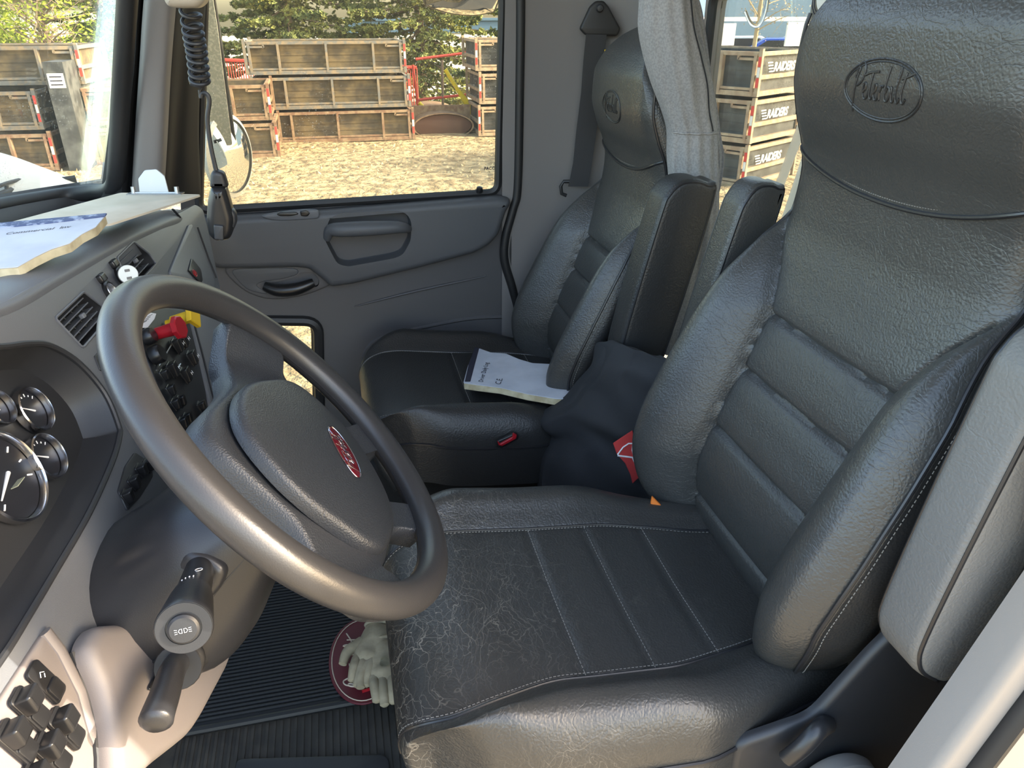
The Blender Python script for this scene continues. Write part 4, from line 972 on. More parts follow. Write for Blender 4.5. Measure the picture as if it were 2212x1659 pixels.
# usb charger in the socket
uc = DD.at(262, 598)+DD.n*.006; ud = (at(292, 588, X=uc.x+.045)-uc).normalized()
us = empty('usb_charger', uc, 'black cylindrical USB charger with a white face plugged into the dash socket', 'charger')
m = MB(); m.lathe([(.0105, -.004), (.0115, .004), (.0150, .012), (.0165, .040), (.0160, .042)], uc, ud, 36); m.build('charger_body', M['black'], us)
m = MB(); m.lathe([(.0158, .0415), (.0150, .0435), (.0001, .0436)], uc, ud, 36); fc = m.build('charger_face', mat('pale_plastic', (.62, .66, .64), .4), us)
up_ = Plane(uc+ud*.0438, ud); m = MB()
for s in (-1, 1): m.plate(rrect(-.004, s*.0065-.0022, .004, s*.0065+.0022, .0005, 1), up_.map, .0006, .0002, 1)
m.build('usb_port', M['black'], fc)
# two-way radio microphone hanging on its curly cord
MY = 1.30
mc = empty('microphone', at(478, 450, Y=MY), 'black hand microphone hanging by the far windscreen pillar on its cord', 'microphone')
MPl = Plane(at(478, 450, Y=MY), (0, -1, 0)); 
bo = [(456, 402), (488, 402), (496, 430), (507, 470), (504, 500), (496, 515), (466, 518), (452, 505), (447, 470), (450, 430)]
m = MB().plate(roundpoly(px(MPl, bo), .006, 4), MPl.map, .034, .013, 5, z0=-.017); mo = m.build('microphone_body', M['black'], mc)
m = MB().plate(roundpoly(px(MPl, [(456, 372), (466, 366), (484, 372), (494, 404), (454, 404)]), .004, 3), MPl.map, .020, .007, 4, z0=-.010); m.build('cord_collar', M['rubber'], mo)
m = MB().plate(roundpoly(px(MPl.off(.016), [(462, 484), (484, 486), (484, 518), (464, 516)]), .003, 3), MPl.off(.016).map, .006, .002); m.build('hanging_clip', M['dash_dark'], mo)
m = MB().plate(roundpoly(px(MPl.off(.0), [(492, 452), (504, 450), (511, 462), (512, 480), (506, 494), (498, 492)]), .004, 3), MPl.map, .018, .006, 3, z0=-.009); m.build('talk_button', M['dash_dark'], mo)
cpts = cr([at(u, v, Y=MY) for u, v in [(468, 372), (456, 320), (448, 260), (452, 220), (447, 204), (436, 202), (434, 210)]], 8)
MB().tube(cpts, .0035, 8).build('cord', M['rubber'], mc)
hx = cr([at(u, v, Y=MY) for u, v in [(406, -30), (416, 60), (426, 120), (432, 180)]], 20); pts = []
turns = 12.5; N_ = 330
for i in range(N_+1):
    t = i/N_; q = hx[min(int(t*(len(hx)-1)), len(hx)-2)].lerp(hx[min(int(t*(len(hx)-1)), len(hx)-2)+1], t*(len(hx)-1)-min(int(t*(len(hx)-1)), len(hx)-2))
    a = 2*math.pi*turns*t; pts.append(q+Vector((math.cos(a)*.0135, math.sin(a)*.0135, math.sin(a)*.006)))
MB().tube(pts+[at(438, 190, Y=MY), at(432, 196, Y=MY), at(434, 212, Y=MY)], .0030, 8).build('coiled_cord', M['rubber'], mc)
# radio housing at the top of the pillar
rh = MB().plate(roundpoly(px(MPl, [(370, 2), (375, -60), (458, -60), (456, 4), (440, 18), (396, 18), (378, 14)]), .008, 4), MPl.map, .05, .014, 5, z0=.02)
o = rh.build('radio_housing', mat('beige_plastic', (.30, .27, .22), .4)); tag(o, 'beige plastic box at the top edge that the curly cord hangs from', 'radio')
# seat belt on the B pillar
sb = empty('seat_belt', at(1290, 60, Y=2.06), 'dark grey seat belt hanging from a triangular anchor behind the passenger seat', 'seat belt')
SBP = Plane((.6, 2.055, 1.2), (-.15, -1, 0))
m = MB().plate(roundpoly(px(SBP, [(1272, 14), (1285, 2), (1302, 2), (1312, 14), (1338, 62), (1330, 78), (1262, 76), (1250, 62)]), .006, 4), SBP.map, .014, .006, 4, z0=.006); an = m.build('anchor_plate', M['rubber'], sb)
m = MB(); m.lathe([(.009, 0), (.010, .005), (.007, .010), (.0001, .011)], SBP.at(1292, 18)+SBP.n*.02, SBP.n, 20); m.build('anchor_bolt', M['dash_dark'], an)
rows = [[SBP.at(a, v)+SBP.n*(.016) for a in (l, (l+r)/2, r)] for v, l, r in ((70, 1264, 1308), (130, 1258, 1302), (200, 1253, 1298), (280, 1243, 1286), (350, 1236, 1276), (400, 1226, 1268))]
m = MB(); solid(m, rows, [[p+SBP.n*.003 for p in r] for r in rows]); m.build('webbing', M['belt'], sb)
m = MB(); m.tube([SBP.at(u, v)+SBP.n*.014 for u, v in [(1270, 390), (1216, 390), (1210, 400), (1212, 416), (1222, 420)]], .005, 8); m.build('lower_guide', M['rubber'], sb)
m = MB()
for a in ([(1302, 106), (1311, 106), (1309, 144), (1304, 144), (1305, 112), (1302, 112)], [(1298, 138), (1303, 138), (1302, 160), (1300, 183), (1291, 184), (1295, 150)]): m.plate(px(SBP, a), SBP.map, .003, .001, 1, z0=.022)
tg = m.build('belt_label', M['yellow'], sb); tg['label'] = 'yellow belt label'
# grey sweatshirt hanging between the seats
def drape(rows_px, depth, thick, name, mt, parent=None, nz=10, nv=14, fold=0):
    ctrl = []
    for v, us, ds in rows_px: ctrl.append([at(u, v, Y=depth)+Vector((0, -d_, 0)) for u, d_ in zip(us, ds)])
    g = catgrid(ctrl, nz, nv)
    for i, r in enumerate(g):
        for j, p in enumerate(r):
            if fold: g[i][j] = p+Vector((0, fold*math.sin(j*.55+i*.05)+fold*.6*math.sin(j*.21-i*.17), 0))
    b = [[p+Vector((0, thick, 0)) for p in r] for r in g]
    return solid(MB(), g, b).build(name, mt, parent), g
sw = empty('sweatshirt', at(1450, -60, Y=1.52), 'grey fleece sweatshirt hanging by its sleeve in front of the rear window', 'sweatshirt')
R_ = [(-70, (1390, 1410, 1440, 1470, 1490), (0, .03, .04, .03, 0)), (0, (1392, 1412, 1445, 1478, 1500), (0, .03, .045, .03, 0)), (60, (1391, 1415, 1450, 1484, 1502), (0, .03, .05, .03, 0)),
      (120, (1402, 1425, 1460, 1500, 1524), (0, .03, .05, .03, 0)), (180, (1418, 1440, 1472, 1515, 1540), (0, .03, .045, .03, 0)), (240, (1440, 1458, 1485, 1522, 1548), (0, .025, .035, .025, 0)),
      (285, (1452, 1470, 1500, 1532, 1552), (0, .02, .03, .02, 0)), (340, (1452, 1472, 1502, 1534, 1552), (0, .02, .03, .02, 0)), (420, (1455, 1476, 1506, 1536, 1553), (0, .02, .025, .02, 0)), (560, (1450, 1470, 1500, 1525, 1545), (0, .02, .02, .02, 0)), (760, (1410, 1440, 1465, 1480, 1490), (0, .02, .02, .02, 0))]
sl_, g = drape(R_, 1.52, .03, 'sleeve', M['cloth_grey'], sw, fold=.0022)
R2 = [(-70, (1440, 1458, 1476), (0, .01, 0)), (0, (1455, 1480, 1510), (0, .012, 0)), (80, (1480, 1505, 1526), (0, .012, 0)), (160, (1500, 1520, 1536), (0, .012, 0)), (280, (1520, 1540, 1554), (0, .012, 0)), (400, (1525, 1542, 1556), (0, .01, 0)), (700, (1440, 1460, 1478), (0, .01, 0))]
drape(R2, 1.56, .02, 'body_fold', M['cloth_grey'], sw, fold=.003)
k = min(range(len(g)), key=lambda i: abs(i-60)); MB().tube([p+Vector((0, -.0005, 0)) for p in g[60][2:-2]], .0028, 6).build('cuff_seam', M['cloth_grey'], sw)
MB().tube([r[int(len(r)*.72)]+Vector((0, -.002, 0)) for r in g[:60]], .0014, 6).build('sleeve_seam', M['cloth_black'], sw)
# black jacket slumped between the seats
jk = empty('jacket', at(1300, 900, Y=1.30), 'black jacket slumped between the two seats with a red patch', 'jacket')
def zt(u, v, Y, b=0): return at(u, v, Y=Y)+Vector((0, -b, 0))
ctrl = [[zt(1302, 752, 1.42), zt(1325, 742, 1.38), zt(1362, 752, 1.33), zt(1402, 765, 1.29), zt(1450, 780, 1.23)],
        [zt(1290, 800, 1.42), zt(1300, 800, 1.36), zt(1340, 800, 1.30), zt(1385, 800, 1.26), zt(1440, 820, 1.20)],
        [zt(1240, 860, 1.44), zt(1275, 850, 1.38), zt(1330, 860, 1.30), zt(1390, 870, 1.24), zt(1450, 890, 1.18)],
        [zt(1172, 915, 1.46), zt(1240, 900, 1.38), zt(1310, 920, 1.30), zt(1390, 950, 1.23), zt(1460, 980, 1.17)],
        [zt(1196, 950, 1.45), zt(1250, 950, 1.37), zt(1320, 970, 1.30), zt(1400, 1010, 1.22), zt(1480, 1050, 1.16)],
        [zt(1175, 1000, 1.44), zt(1230, 1010, 1.36), zt(1310, 1030, 1.29), zt(1400, 1080, 1.21), zt(1500, 1130, 1.15)],
        [zt(1170, 1100, 1.42), zt(1230, 1110, 1.34), zt(1320, 1130, 1.28), zt(1400, 1160, 1.20), zt(1500, 1180, 1.15)]]
g = catgrid(ctrl, 10, 12)
for i, r in enumerate(g):
    for j, p in enumerate(r): g[i][j] = p+Vector((0, .006*math.sin(j*.42+i*.11)+.004*math.sin(i*.5-j*.2), 0))
jb = solid(MB(), g, [[p+Vector((.0, .045, -.01)) for p in r] for r in g]).build('jacket_body', M['cloth_black'], jk)
PT = Plane(at(1355, 985, Y=1.235), (-.25, -1, .35))
pa = roundpoly(px(PT, [(1324, 957), (1366, 929), (1372, 960), (1387, 1024), (1366, 1044), (1362, 1026), (1350, 1000), (1332, 980)]), .002, 2)
pp = MB().plate(pa, PT.map, .004, .001, 1, z0=-.0).build('patch', M['redcloth'], jk); pp['label'] = 'red patch with a white line emblem'
P5 = PT.off(.005); m = MB(); 
m.tube([P5.at(u, v) for u, v in [(1334, 982), (1346, 966), (1358, 958), (1368, 958)]], .0017, 5); m.tube([P5.at(u, v) for u, v in [(1334, 984), (1350, 986), (1366, 988), (1371, 998), (1374, 1010)]], .0019, 5)
m.tube([P5.at(u, v) for u, v in [(1368, 956), (1366, 972), (1370, 988), (1374, 984)]], .0019, 5); m.build('patch_emblem', M['white'], pp)
# belt stalk by the driver seat
bs = empty('belt_buckle', at(1420, 1090, Y=1.055), 'orange webbing tab and silver buckle tongue beside the driver cushion', 'belt buckle')
BP_ = Plane(at(1425, 1095, Y=1.05), (-.3, -1, .3))
MB().plate(roundpoly(px(BP_, [(1408, 1070), (1436, 1098), (1424, 1106), (1404, 1090)]), .002, 2), BP_.map, .006, .002).build('webbing_tab', M['orange'], bs)
MB().plate(roundpoly(px(BP_, [(1390, 1122), (1436, 1092), (1444, 1102), (1410, 1128)]), .002, 2), BP_.map, .008, .003).build('buckle_tongue', M['steel'], bs)
# rubber floor mat with ribs and the oval logo
fm = empty('floor_mat', (-.2, 1.5, 0), 'black ribbed rubber mat on the middle of the cab floor with a dark red oval', 'floor mat')
my0, my1, mx0, mx1 = 1.145, 2.02, -.72, .05
m = MB(); m.box(((mx0+mx1)/2, (my0+my1)/2, .006), mx1-mx0, my1-my0, .012, r=.004)
mb_ = m.build('mat_sheet', M['mat_rubber'], fm)
m = MB(); y = my0+.012
while y < my1-.01: m.tube([(mx0+.01, y, .012), (mx1-.01, y, .012)], .0038, 6, flat=1); y += .0105
m.build('mat_ribs', M['mat_rubber'], fm)
FP = Plane((0, 0, .0165), (0, 0, 1), up=(0, 1, 0)); FP.P = at(775, 1425, Z=.0165); e0 = FP.P+Vector((.01, .0, 0)); FP.P = e0
fx = lambda x, y, z: e0+Vector((x, y, z))
m = MB().plate(ell(0, 0, .075, .125, 48), lambda x, y, z: fx(x, y, z), .003, .001, 1); mo = m.build('mat_badge', M['maroon'], fm)
m = MB(); m.tube([fx(x, y, .0035) for x, y in ell(0, 0, .068, .117, 48)], .0012, 5, closed=True)
logo(m, lambda x, y, z: fx(-y*1.0+.0, x, .0035), .17, .0016); m.build('badge_script', mat('cream_line', (.55, .48, .38), .7), mo)
# work gloves
def glove(px0, rot, label, sc=1.0):
    c = at(*px0, Z=.045); go = empty('work_glove', c, label, 'glove', 'work gloves on the floor')
    ca, sa = math.cos(rot), math.sin(rot)
    def f(x, y, z): return c+Vector(((x*ca-y*sa)*sc, (x*sa+y*ca)*sc, z*sc))
    secs = [(-.085, .040, .018), (-.05, .042, .020), (0, .046, .022), (.03, .043, .020), (.055, .03, .014)]
    rows = []
    for x, a, b in secs: rows.append([f(x, a*math.cos(t), b*math.sin(t)*(1+.15*math.sin(3*t+x*60))+.004*math.sin(x*90)) for t in np.linspace(0, 2*math.pi, 25)[:-1]])
    rows = [list(r) for r in zip(*[cr(list(q), 4) for q in zip(*rows)])]
    m = MB(); m.grid(rows, cv=True); m.ngon(rows[0]); m.ngon(rows[-1]); m.build('palm', M['glove'], go)
    for k, (y, L, b) in enumerate(((-.032, .065, .3), (-.011, .08, .05), (.011, .076, -.05), (.032, .06, -.2))):
        p = cr([f(.035, y, 0), f(.035+L*.5, y+L*.1*b, .006), f(.035+L, y+L*.25*b, -.008)], 6)
        MB().tube(p, [.0125-.003*(i/12)-(.005 if i == len(p)-1 else 0) for i in range(len(p))], 12).build('finger', M['glove'], go)
    p = cr([f(-.02, -.036, 0), f(.015, -.062, .004), f(.05, -.066, -.004)], 6); MB().tube(p, [.015-.006*(i/12) for i in range(len(p))], 12).build('thumb', M['glove'], go)
    m = MB(); m.tube([f(-.082, .043*math.cos(t), .020*math.sin(t)) for t in np.linspace(0, 2*math.pi, 25)[:-1]], .004, 8, closed=True); m.build('cuff', M['glove'], go)
glove((806, 1404), -1.9, 'tan suede work glove lying over the oval logo on the floor mat', .85)
glove((835, 1440), -1.6, 'tan suede work glove nearest the driver seat base', .85)
m = MB(); m.tube([at(782, 1494, Z=.02), at(800, 1488, Z=.02)], .004, 6); tag(m.build('red_tie', M['red']), 'small red strap end poking out under the gloves', 'strap')
m = MB(); c = at(805, 1462, Z=.05); m.lathe([(.012, 0), (.013, .02), (.011, .05), (.005, .055)], at(822, 1470, Z=.02), (.2, .1, .6), 20); tag(m.build('bottle_cap', M['clear']), 'small clear plastic piece beside the gloves', 'plastic piece')
# grey edge strip of the raised step and metal plate at the bottom
m = MB(); m.tube([(-.75, 1.138, .008), (.10, 1.138, .008)], .008, 8); m.build('mat_edge', M['mat_rubber'], fm)
m = MB(); pl = Plane((0, 0, .006), (0, 0, 1), up=(0, 1, 0))
m.plate(roundpoly(px(pl, [(508, 1642), (840, 1632), (850, 1800), (508, 1800)]), .02, 4), pl.map, .005, .003, 2); tag(m.build('tread_plate', M['dash_dark']), 'flat dark plate on the floor at the bottom edge, below the ribbed mat', 'floor plate')
# clear hook stuck on the rear glass
RG = Plane((.925, 1.4, 1.2), (-1, 0, 0))
hk = empty('adhesive_hook', RG.at(1660, 20), 'clear plastic hook stuck to the rear window', 'hook')
pts = cr([RG.at(u, v)+Vector((d_, 0, 0)) for u, v, d_ in [(1664, -80, -.004), (1662, 0, -.006), (1658, 40, -.012), (1654, 56, -.02), (1648, 48, -.03), (1641, 24, -.034)]], 7)
MB().tube(pts, [.006-.0025*i/len(pts) for i in range(len(pts))], 12).build('hook_arm', M['clear'], hk)
# skull-and-clock ornament hanging at the glass
sk = empty('hanging_ornament', RG.at(1792, 0), 'grey cut-out ornament with a round dial and a skull face, hanging at the rear window', 'ornament')
RO = RG.off(.02); c0 = RO.xy(1780, -2); 
m = MB(); a = cr([(*RO.xy(u, v), 0) for u, v in [(1768, -40), (1766, 0), (1768, 18), (1776, 38), (1784, 44), (1794, 42), (1800, 34), (1812, 33), (1815, 15), (1816, -40)]], 5, closed=True)
m.plate([(p.x, p.y) for p in a], RO.map, .003, .001, 1); oo = m.build('ornament_body', mat('ornament_grey', (.72, .70, .62), .6), sk)
m = MB(); r3 = RO.off(.0035)
for R in (.030, .024): m.tube([r3.map(c0[0]+R*math.cos(t), c0[1]+R*math.sin(t), 0) for t in np.linspace(0, 6.28, 30)[:-1]], .0009, 5, closed=True)
for i in range(9):
    u, v = 1773+i*3.4, 30+6*math.sin(i/8*3.1); m.tube([r3.at(u, v-4), r3.at(u+1, v+5)], .0007, 4)
for u, v in ((1802, -6), (1811, 10), (1806, 12)): q = r3.at(u, v); m.lathe([(.0035, 0), (.0035, .001)], q, r3.n, 10)
m.tube([r3.at(1800, 20), r3.at(1806, 24), r3.at(1814, 24)], .0008, 4); m.build('ornament_lines', M['ink'], oo)
# ================= OUTSIDE =================
GZ = -1.1
M['ground'] = mat('dry_ground', (.44, .35, .21), .95, col2=(.22, .17, .105), cscale=4.5, detail=9, bump=1, bscale=9, dist=.08, spec=.1)
M['road'] = mat('pale_concrete', (.50, .46, .38), .9, col2=(.44, .40, .33), cscale=1)
M['grass'] = mat('grass', (.17, .24, .05), .95, col2=(.25, .27, .08), cscale=.8, detail=6, spec=.1)
M['rust'] = mat('rusty_steel', (.20, .115, .07), .8, col2=(.30, .21, .13), cscale=9, detail=6)
M['greyrust'] = mat('grey_rusty_steel', (.15, .15, .145), .75, col2=(.26, .20, .13), cscale=9, detail=6)
M['plank'] = mat('weathered_panel', (.07, .055, .035), .8, col2=(.15, .11, .055), cscale=5, detail=6)
M['blackbin'] = mat('black_bin_paint', (.025, .028, .03), .6, col2=(.07, .075, .075), cscale=5, detail=6)
M['tan'] = mat('tan_steel', (.40, .31, .21), .8, col2=(.30, .21, .14), cscale=9)
M['tapered'] = mat('reflective_red', (.60, .05, .04), .5); M['tapewhite'] = mat('reflective_white', (.72, .72, .70), .5)
M['bark'] = mat('bark', (.20, .15, .11), .95); 
M['spruce'] = mat('spruce_needles', (.10, .13, .05), .9, col2=(.30, .32, .11), cscale=2.5, detail=4, spec=.2)
M['leafgreen'] = mat('spring_leaves', (.30, .36, .04), .8, col2=(.20, .28, .03), cscale=2, spec=.2)
M['twig'] = mat('brown_twigs', (.36, .28, .17), .95)
M['redpipe'] = mat('red_paint', (.55, .06, .04), .5); M['yellowpaint'] = mat('yellow_paint', (.75, .58, .02), .5)
M['whitepaint'] = mat('white_body_paint', (.80, .79, .74), .35, coat=.3)
M['bluebuild'] = mat('blue_cladding', (.30, .38, .44), .7); M['palewall'] = mat('pale_wall', (.50, .52, .50), .8); M['darkblue'] = mat('dark_blue_panel', (.07, .14, .22), .6)
M['carblue'] = mat('blue_car_paint', (.02, .08, .50), .25, coat=.6); M['carwhite'] = mat('white_car_paint', (.75, .75, .75), .25, coat=.6); M['window_dark'] = mat('dark_window', (.03, .035, .04), .1)
# ground
m = MB(); N_ = 60
xs = np.concatenate([np.linspace(-40, 60, N_)]); ysg = np.linspace(-15, 24.5, N_)
rr = random.Random(5); G = [[Vector((x, y, GZ+.02*math.sin(x*1.7+y)+.02*math.sin(y*2.3-x*.6))) for y in ysg] for x in xs]
m.grid(G); o = m.build('ground', M['ground']); tag(o, kind='structure')
m = MB(); m.box((10, 62, GZ-.45), 240, 80, .9); tag(m.build('ground_far', M['road'], smooth=False), kind='structure')
m = MB(); m.grid([[Vector((x, y, GZ+.02+max(0, (y-27))*.035)) for y in (25, 30, 40, 60)] for x in (-60, -30, -9)]); tag(m.build('lawn_far', M['grass'], smooth=False), kind='structure')
m = MB(); m.grid([[Vector((x, y, GZ+.03+max(0, y-60)*.022)) for y in (60, 80, 105)] for x in (26, 45, 80)]); tag(m.build('lawn_verge', M['grass'], smooth=False), kind='structure')
# dry tufts
m = MB()
for i in range(5200):
    x, y = rr.uniform(-7, 6), rr.uniform(3.2, 16); h = rr.uniform(.015, .05); a = rr.uniform(0, 3.14); w = rr.uniform(.01, .03)
    c = Vector((x, y, GZ+.0)); d = Vector((math.cos(a), math.sin(a), 0)); t = Vector((rr.uniform(-.04, .04), rr.uniform(-.04, .04), h))
    m.ngon([c-d*w, c+d*w, c+t])
tag(m.build('straw_tufts', mat('straw', (.52, .43, .26), .95), smooth=False), 'short dry straw littering the bare ground beside the truck', 'straw', kind='stuff')
# ---- stacked open-top waste bins ----
BL, BD, BH = 3.05, 1.6, .60
def make_bin(style):
    fr, pn = {'rust': (M['rust'], M['plank']), 'grey': (M['greyrust'], M['plank']), 'black': (M['tan'], M['blackbin'])}[style]
    r = empty('waste_bin', (0, 0, 0))
    m = MB(); t = .02
    m.box((0, -BD/2+.09, BH/2), BL-.08, t, BH-.06); m.box((0, BD/2-.09, BH/2), BL-.08, t, BH-.06)
    m.box((-BL/2+.05, 0, BH/2), t, BD-.1, BH-.06); m.box((BL/2-.05, 0, BH/2), t, BD-.1, BH-.06); m.box((0, 0, .06), BL-.1, BD-.1, .03)
    for s in (-1, 1):
        for k in range(4): m.box((0, s*(BD/2-.075), .12+k*.125), BL-.1, .014, .05)
    m.build('body', pn, r, smooth=False)
    for s in (-1, 1):
        f = MB(); y = s*(BD/2-.015)
        f.box((0, y, BH-.03), BL-.04, .06, .055); f.box((0, y, .035), BL, .07, .07); f.box((0, y, .10), BL-.02, .05, .035)
        for x in (-BL/2+.06, -.92, 0, .92, BL/2-.06): f.box((x, y-s*.0, BH/2), .045, .085, BH-.06)
        for sx in (-1, 1):       # stepped gussets in the upper corners
            f.box((sx*(BL/2-.18), y, BH-.10), .32, .05, .035); f.box((sx*(BL/2-.34), y, BH-.07), .035, .05, .08)
        f.build('side_frame', fr, r, smooth=False)
        e = MB(); x = s*(BL/2-.015)
        for z, h in ((BH-.03, .055), (.035, .07), (.26, .06)): e.box((x, 0, z), .06, BD, h)
        e.build('end_frame', fr, r, smooth=False)
    for sx in (-1, 1):
        for sy in (-1, 1):
            p = MB(); p.box((sx*(BL/2+.02), sy*(BD/2+.005), BH/2+.022), .055, .055, BH+.04); po = p.build('corner_post', fr, r, smooth=False)
    # reflective strips on the near posts
    for sx in (-1, 1):
        for j, (mt, z) in enumerate((('tapered', .42), ('tapewhite', .28), ('tapered', .14))):
            if style == 'grey' and sx == -1: continue
            q = MB(); q.box((sx*(BL/2+.02), -(BD/2+.036), z+.05), .04, .006, .13); q.build('reflective_strip', M[mt], r, smooth=False)
    return r
def copy_tree(o, parent=None):
    c = o.copy(); COL.objects.link(c); c.parent = parent
    if parent is not None: c.matrix_parent_inverse = o.matrix_parent_inverse.copy()
    for ch in list(o.children): copy_tree(ch, c)
    return c
used = {}
def place_bin(style, x, y, z, yaw, label, group=None):
    if style not in used: o = make_bin(style); used[style] = o
    else: o = copy_tree(used[style])
    o.location = (x, y, GZ+z); o.rotation_euler = (0, 0, yaw); tag(o, label, 'bin', group)
    return o
YC = 16.5+BD/2
place_bin('rust', .12, YC, 0, 0, 'rusty waste bin at the bottom of the middle stack outside the door window')
place_bin('grey', .08, YC, .655, 0, 'waste bin in the middle of the three-high stack outside the door window')
b = place_bin('grey', .02, YC, 1.31, .01, 'topmost waste bin of the middle stack, grey steel frame, spruce behind')
place_bin('rust', -2.58, 14.86+BD/2, 0, .02, 'lower bin of the pair left of the middle stack, partly behind the round mirror')
place_bin('rust', -2.63, 14.86+BD/2, .655, .02, 'upper bin of the pair left of the middle stack, partly behind the mirror')
place_bin('rust', -6.15, 14.4+BD/2, 0, -.03, 'lowest bin seen through the windscreen, beside the truck hood')
place_bin('grey', -6.25, 14.5+BD/2, .655, -.03, 'second bin up in the stack seen through the windscreen')
place_bin('grey', -5.60, 15.0+BD/2, 1.31, -.02, 'topmost bin of the stack seen through the windscreen')
place_bin('black', 4.65, 16.6+BD/2, 0, 0, 'lowest black bin at the right edge of the door window')
place_bin('black', 4.68, 16.6+BD/2, .655, 0, 'middle black bin at the right edge of the door window')
place_bin('black', 4.62, 16.65+BD/2, 1.31, 0, 'topmost black bin at the right edge of the door window')
# stack behind the truck, ends towards us, with white lettering
e_ = Vector((.85, .53, 0)).normalized(); g_ = Vector((-.53, .85, 0)).normalized(); P0 = Vector((6.0, 10.4, 0))
yaw = math.atan2(g_.y, g_.x)+math.pi
ctr = P0+e_*(BD/2)+g_*(BL/2)
for i, lab in enumerate(('bottom black bin of the stack seen through the rear window', 'second black lettered bin from the bottom, through the rear window', 'top black bin with white lettering, through the rear window')):
    o = place_bin('black', ctr.x+.01*i, ctr.y, i*.655, yaw, lab)
    TPl = Plane((P0.x, P0.y, GZ+i*.655), (-g_.x, -g_.y, 0)); 
    f = lambda x, y, z, T=TPl, k=(-1)**i: T.map((.42+x), .33+y, .0+z) if T.ex.dot(e_) > 0 else T.map(-(.42)+x-.8, .33+y, z)
    t_ = textmesh('RAIDERS', .17, f, .035, shear=.2, bold=.006).build('lettering', M['tapewhite'], None, smooth=False)
    s_ = MB()
    for k in range(4): s_.box(TPl.map((.30 if TPl.ex.dot(e_) > 0 else -1.3)-.02*k+.06, .33+.04*k, .035), .14, .004, .018, rot=Matrix.Rotation(math.atan2(e_.y, e_.x), 3, 'Z'))
    s_o = s_.build('lettering_bars', M['tapewhite'], None, smooth=False)
    for q in (t_, s_o): q.parent = o; q.matrix_parent_inverse = (Matrix.Translation(o.location)@Matrix.Rotation(yaw, 4, 'Z')).inverted()
# black end panel standing between the two left stacks, with a white notice
o = MB().box((-4.28, 14.9, GZ+.85), .30, 1.3, 1.7).build('end_panel', M['blackbin'], smooth=False); tag(o, 'tall black steel panel between the two bin stacks, with a white notice', 'panel')
n = MB().box((-4.28, 14.245, GZ+1.42), .24, .01, .22).build('notice', M['tapewhite'], o, smooth=False)
for k in range(3): MB().box((-4.28, 14.238, GZ+1.36+k*.06), .18, .004, .018).build('notice_print', M['ink'], n, smooth=False)
# big pipe lying on its side, end towards us, with square plate
PC = at(958, 268, Y=17.0); m = MB()
m.lathe([(.62, 0), (.66, .0), (.66, 2.6), (.62, 2.6)], PC+Vector((0, 0, -.05)), (.0, 1, 0), 48, cap0=False, cap1=False)
m2 = MB(); m2.v = [tuple(Vector((PC.x+(v[0]-PC.x)*1.03, v[1], PC.z-.05+(v[2]-PC.z+.05)*.42))) for v in m.v]; m2.f = m.f
pp_ = empty('steel_tank', (PC.x, 17.0, GZ), 'rusty oval tank lying on the ground right of the middle stack', 'tank')
m2.build('tank_shell', M['rust'], pp_)
m = MB(); m.plate(ell(PC.x, 0, .64, .24, 40), lambda x, y, z: Vector((x, 17.1-z, PC.z-.05+y)), .02, .01, 2); m.build('tank_end', mat('dark_rust', (.10, .045, .03), .8), pp_)
m = MB(); m.box((PC.x, 17.6, PC.z+.02), 1.4, .06, .62); m.build('tank_plate', M['rust'], pp_, smooth=False)
# red frame and yellow props beside it
fr = empty('barrier_frame', at(960, 250, Y=18.5), 'thin red pipe barrier with hanging boughs, behind the tank', 'barrier')
for a, b in (((898, 128), (1028, 112)), ((903, 216), (1030, 202)), ((892, 140), (905, 245)), ((955, 130), (957, 240))):
    MB().tube([at(*a, Y=18.5), at(*b, Y=18.5)], .03, 8).build('rail', M['redpipe'] if a != (955, 130) else M['bark'], fr)
for i, (a, b, t_) in enumerate((((962, 150), (1020, 246), 'longer yellow prop leaning right behind the tank'), ((985, 188), (1026, 240), 'thinner yellow prop leaning against the right bin stack'), ((905, 222), (930, 248), 'short yellow prop near the middle stack'))):
    tag(MB().tube([at(*a, Y=18.0), at(*b, Y=18.0)], .045, 8).build('yellow_prop', M['yellowpaint']), t_, 'prop', 'yellow props')
# red fence far left
fe = empty('red_fence', at(520, 150, Y=22), 'low red railing behind the bins at the left of the door window', 'fence')
a, b = at(440, 128, Y=19.2), at(900, 146, Y=19.2); m = MB(); m.tube([a, b], .04, 6); m.build('top_rail', M['redpipe'], fe)
m = MB()
for i in range(90): q = a.lerp(b, i/89); m.tube([q, q+Vector((0, 0, -.9))], .012, 4)
m.build('bars', M['redpipe'], fe)
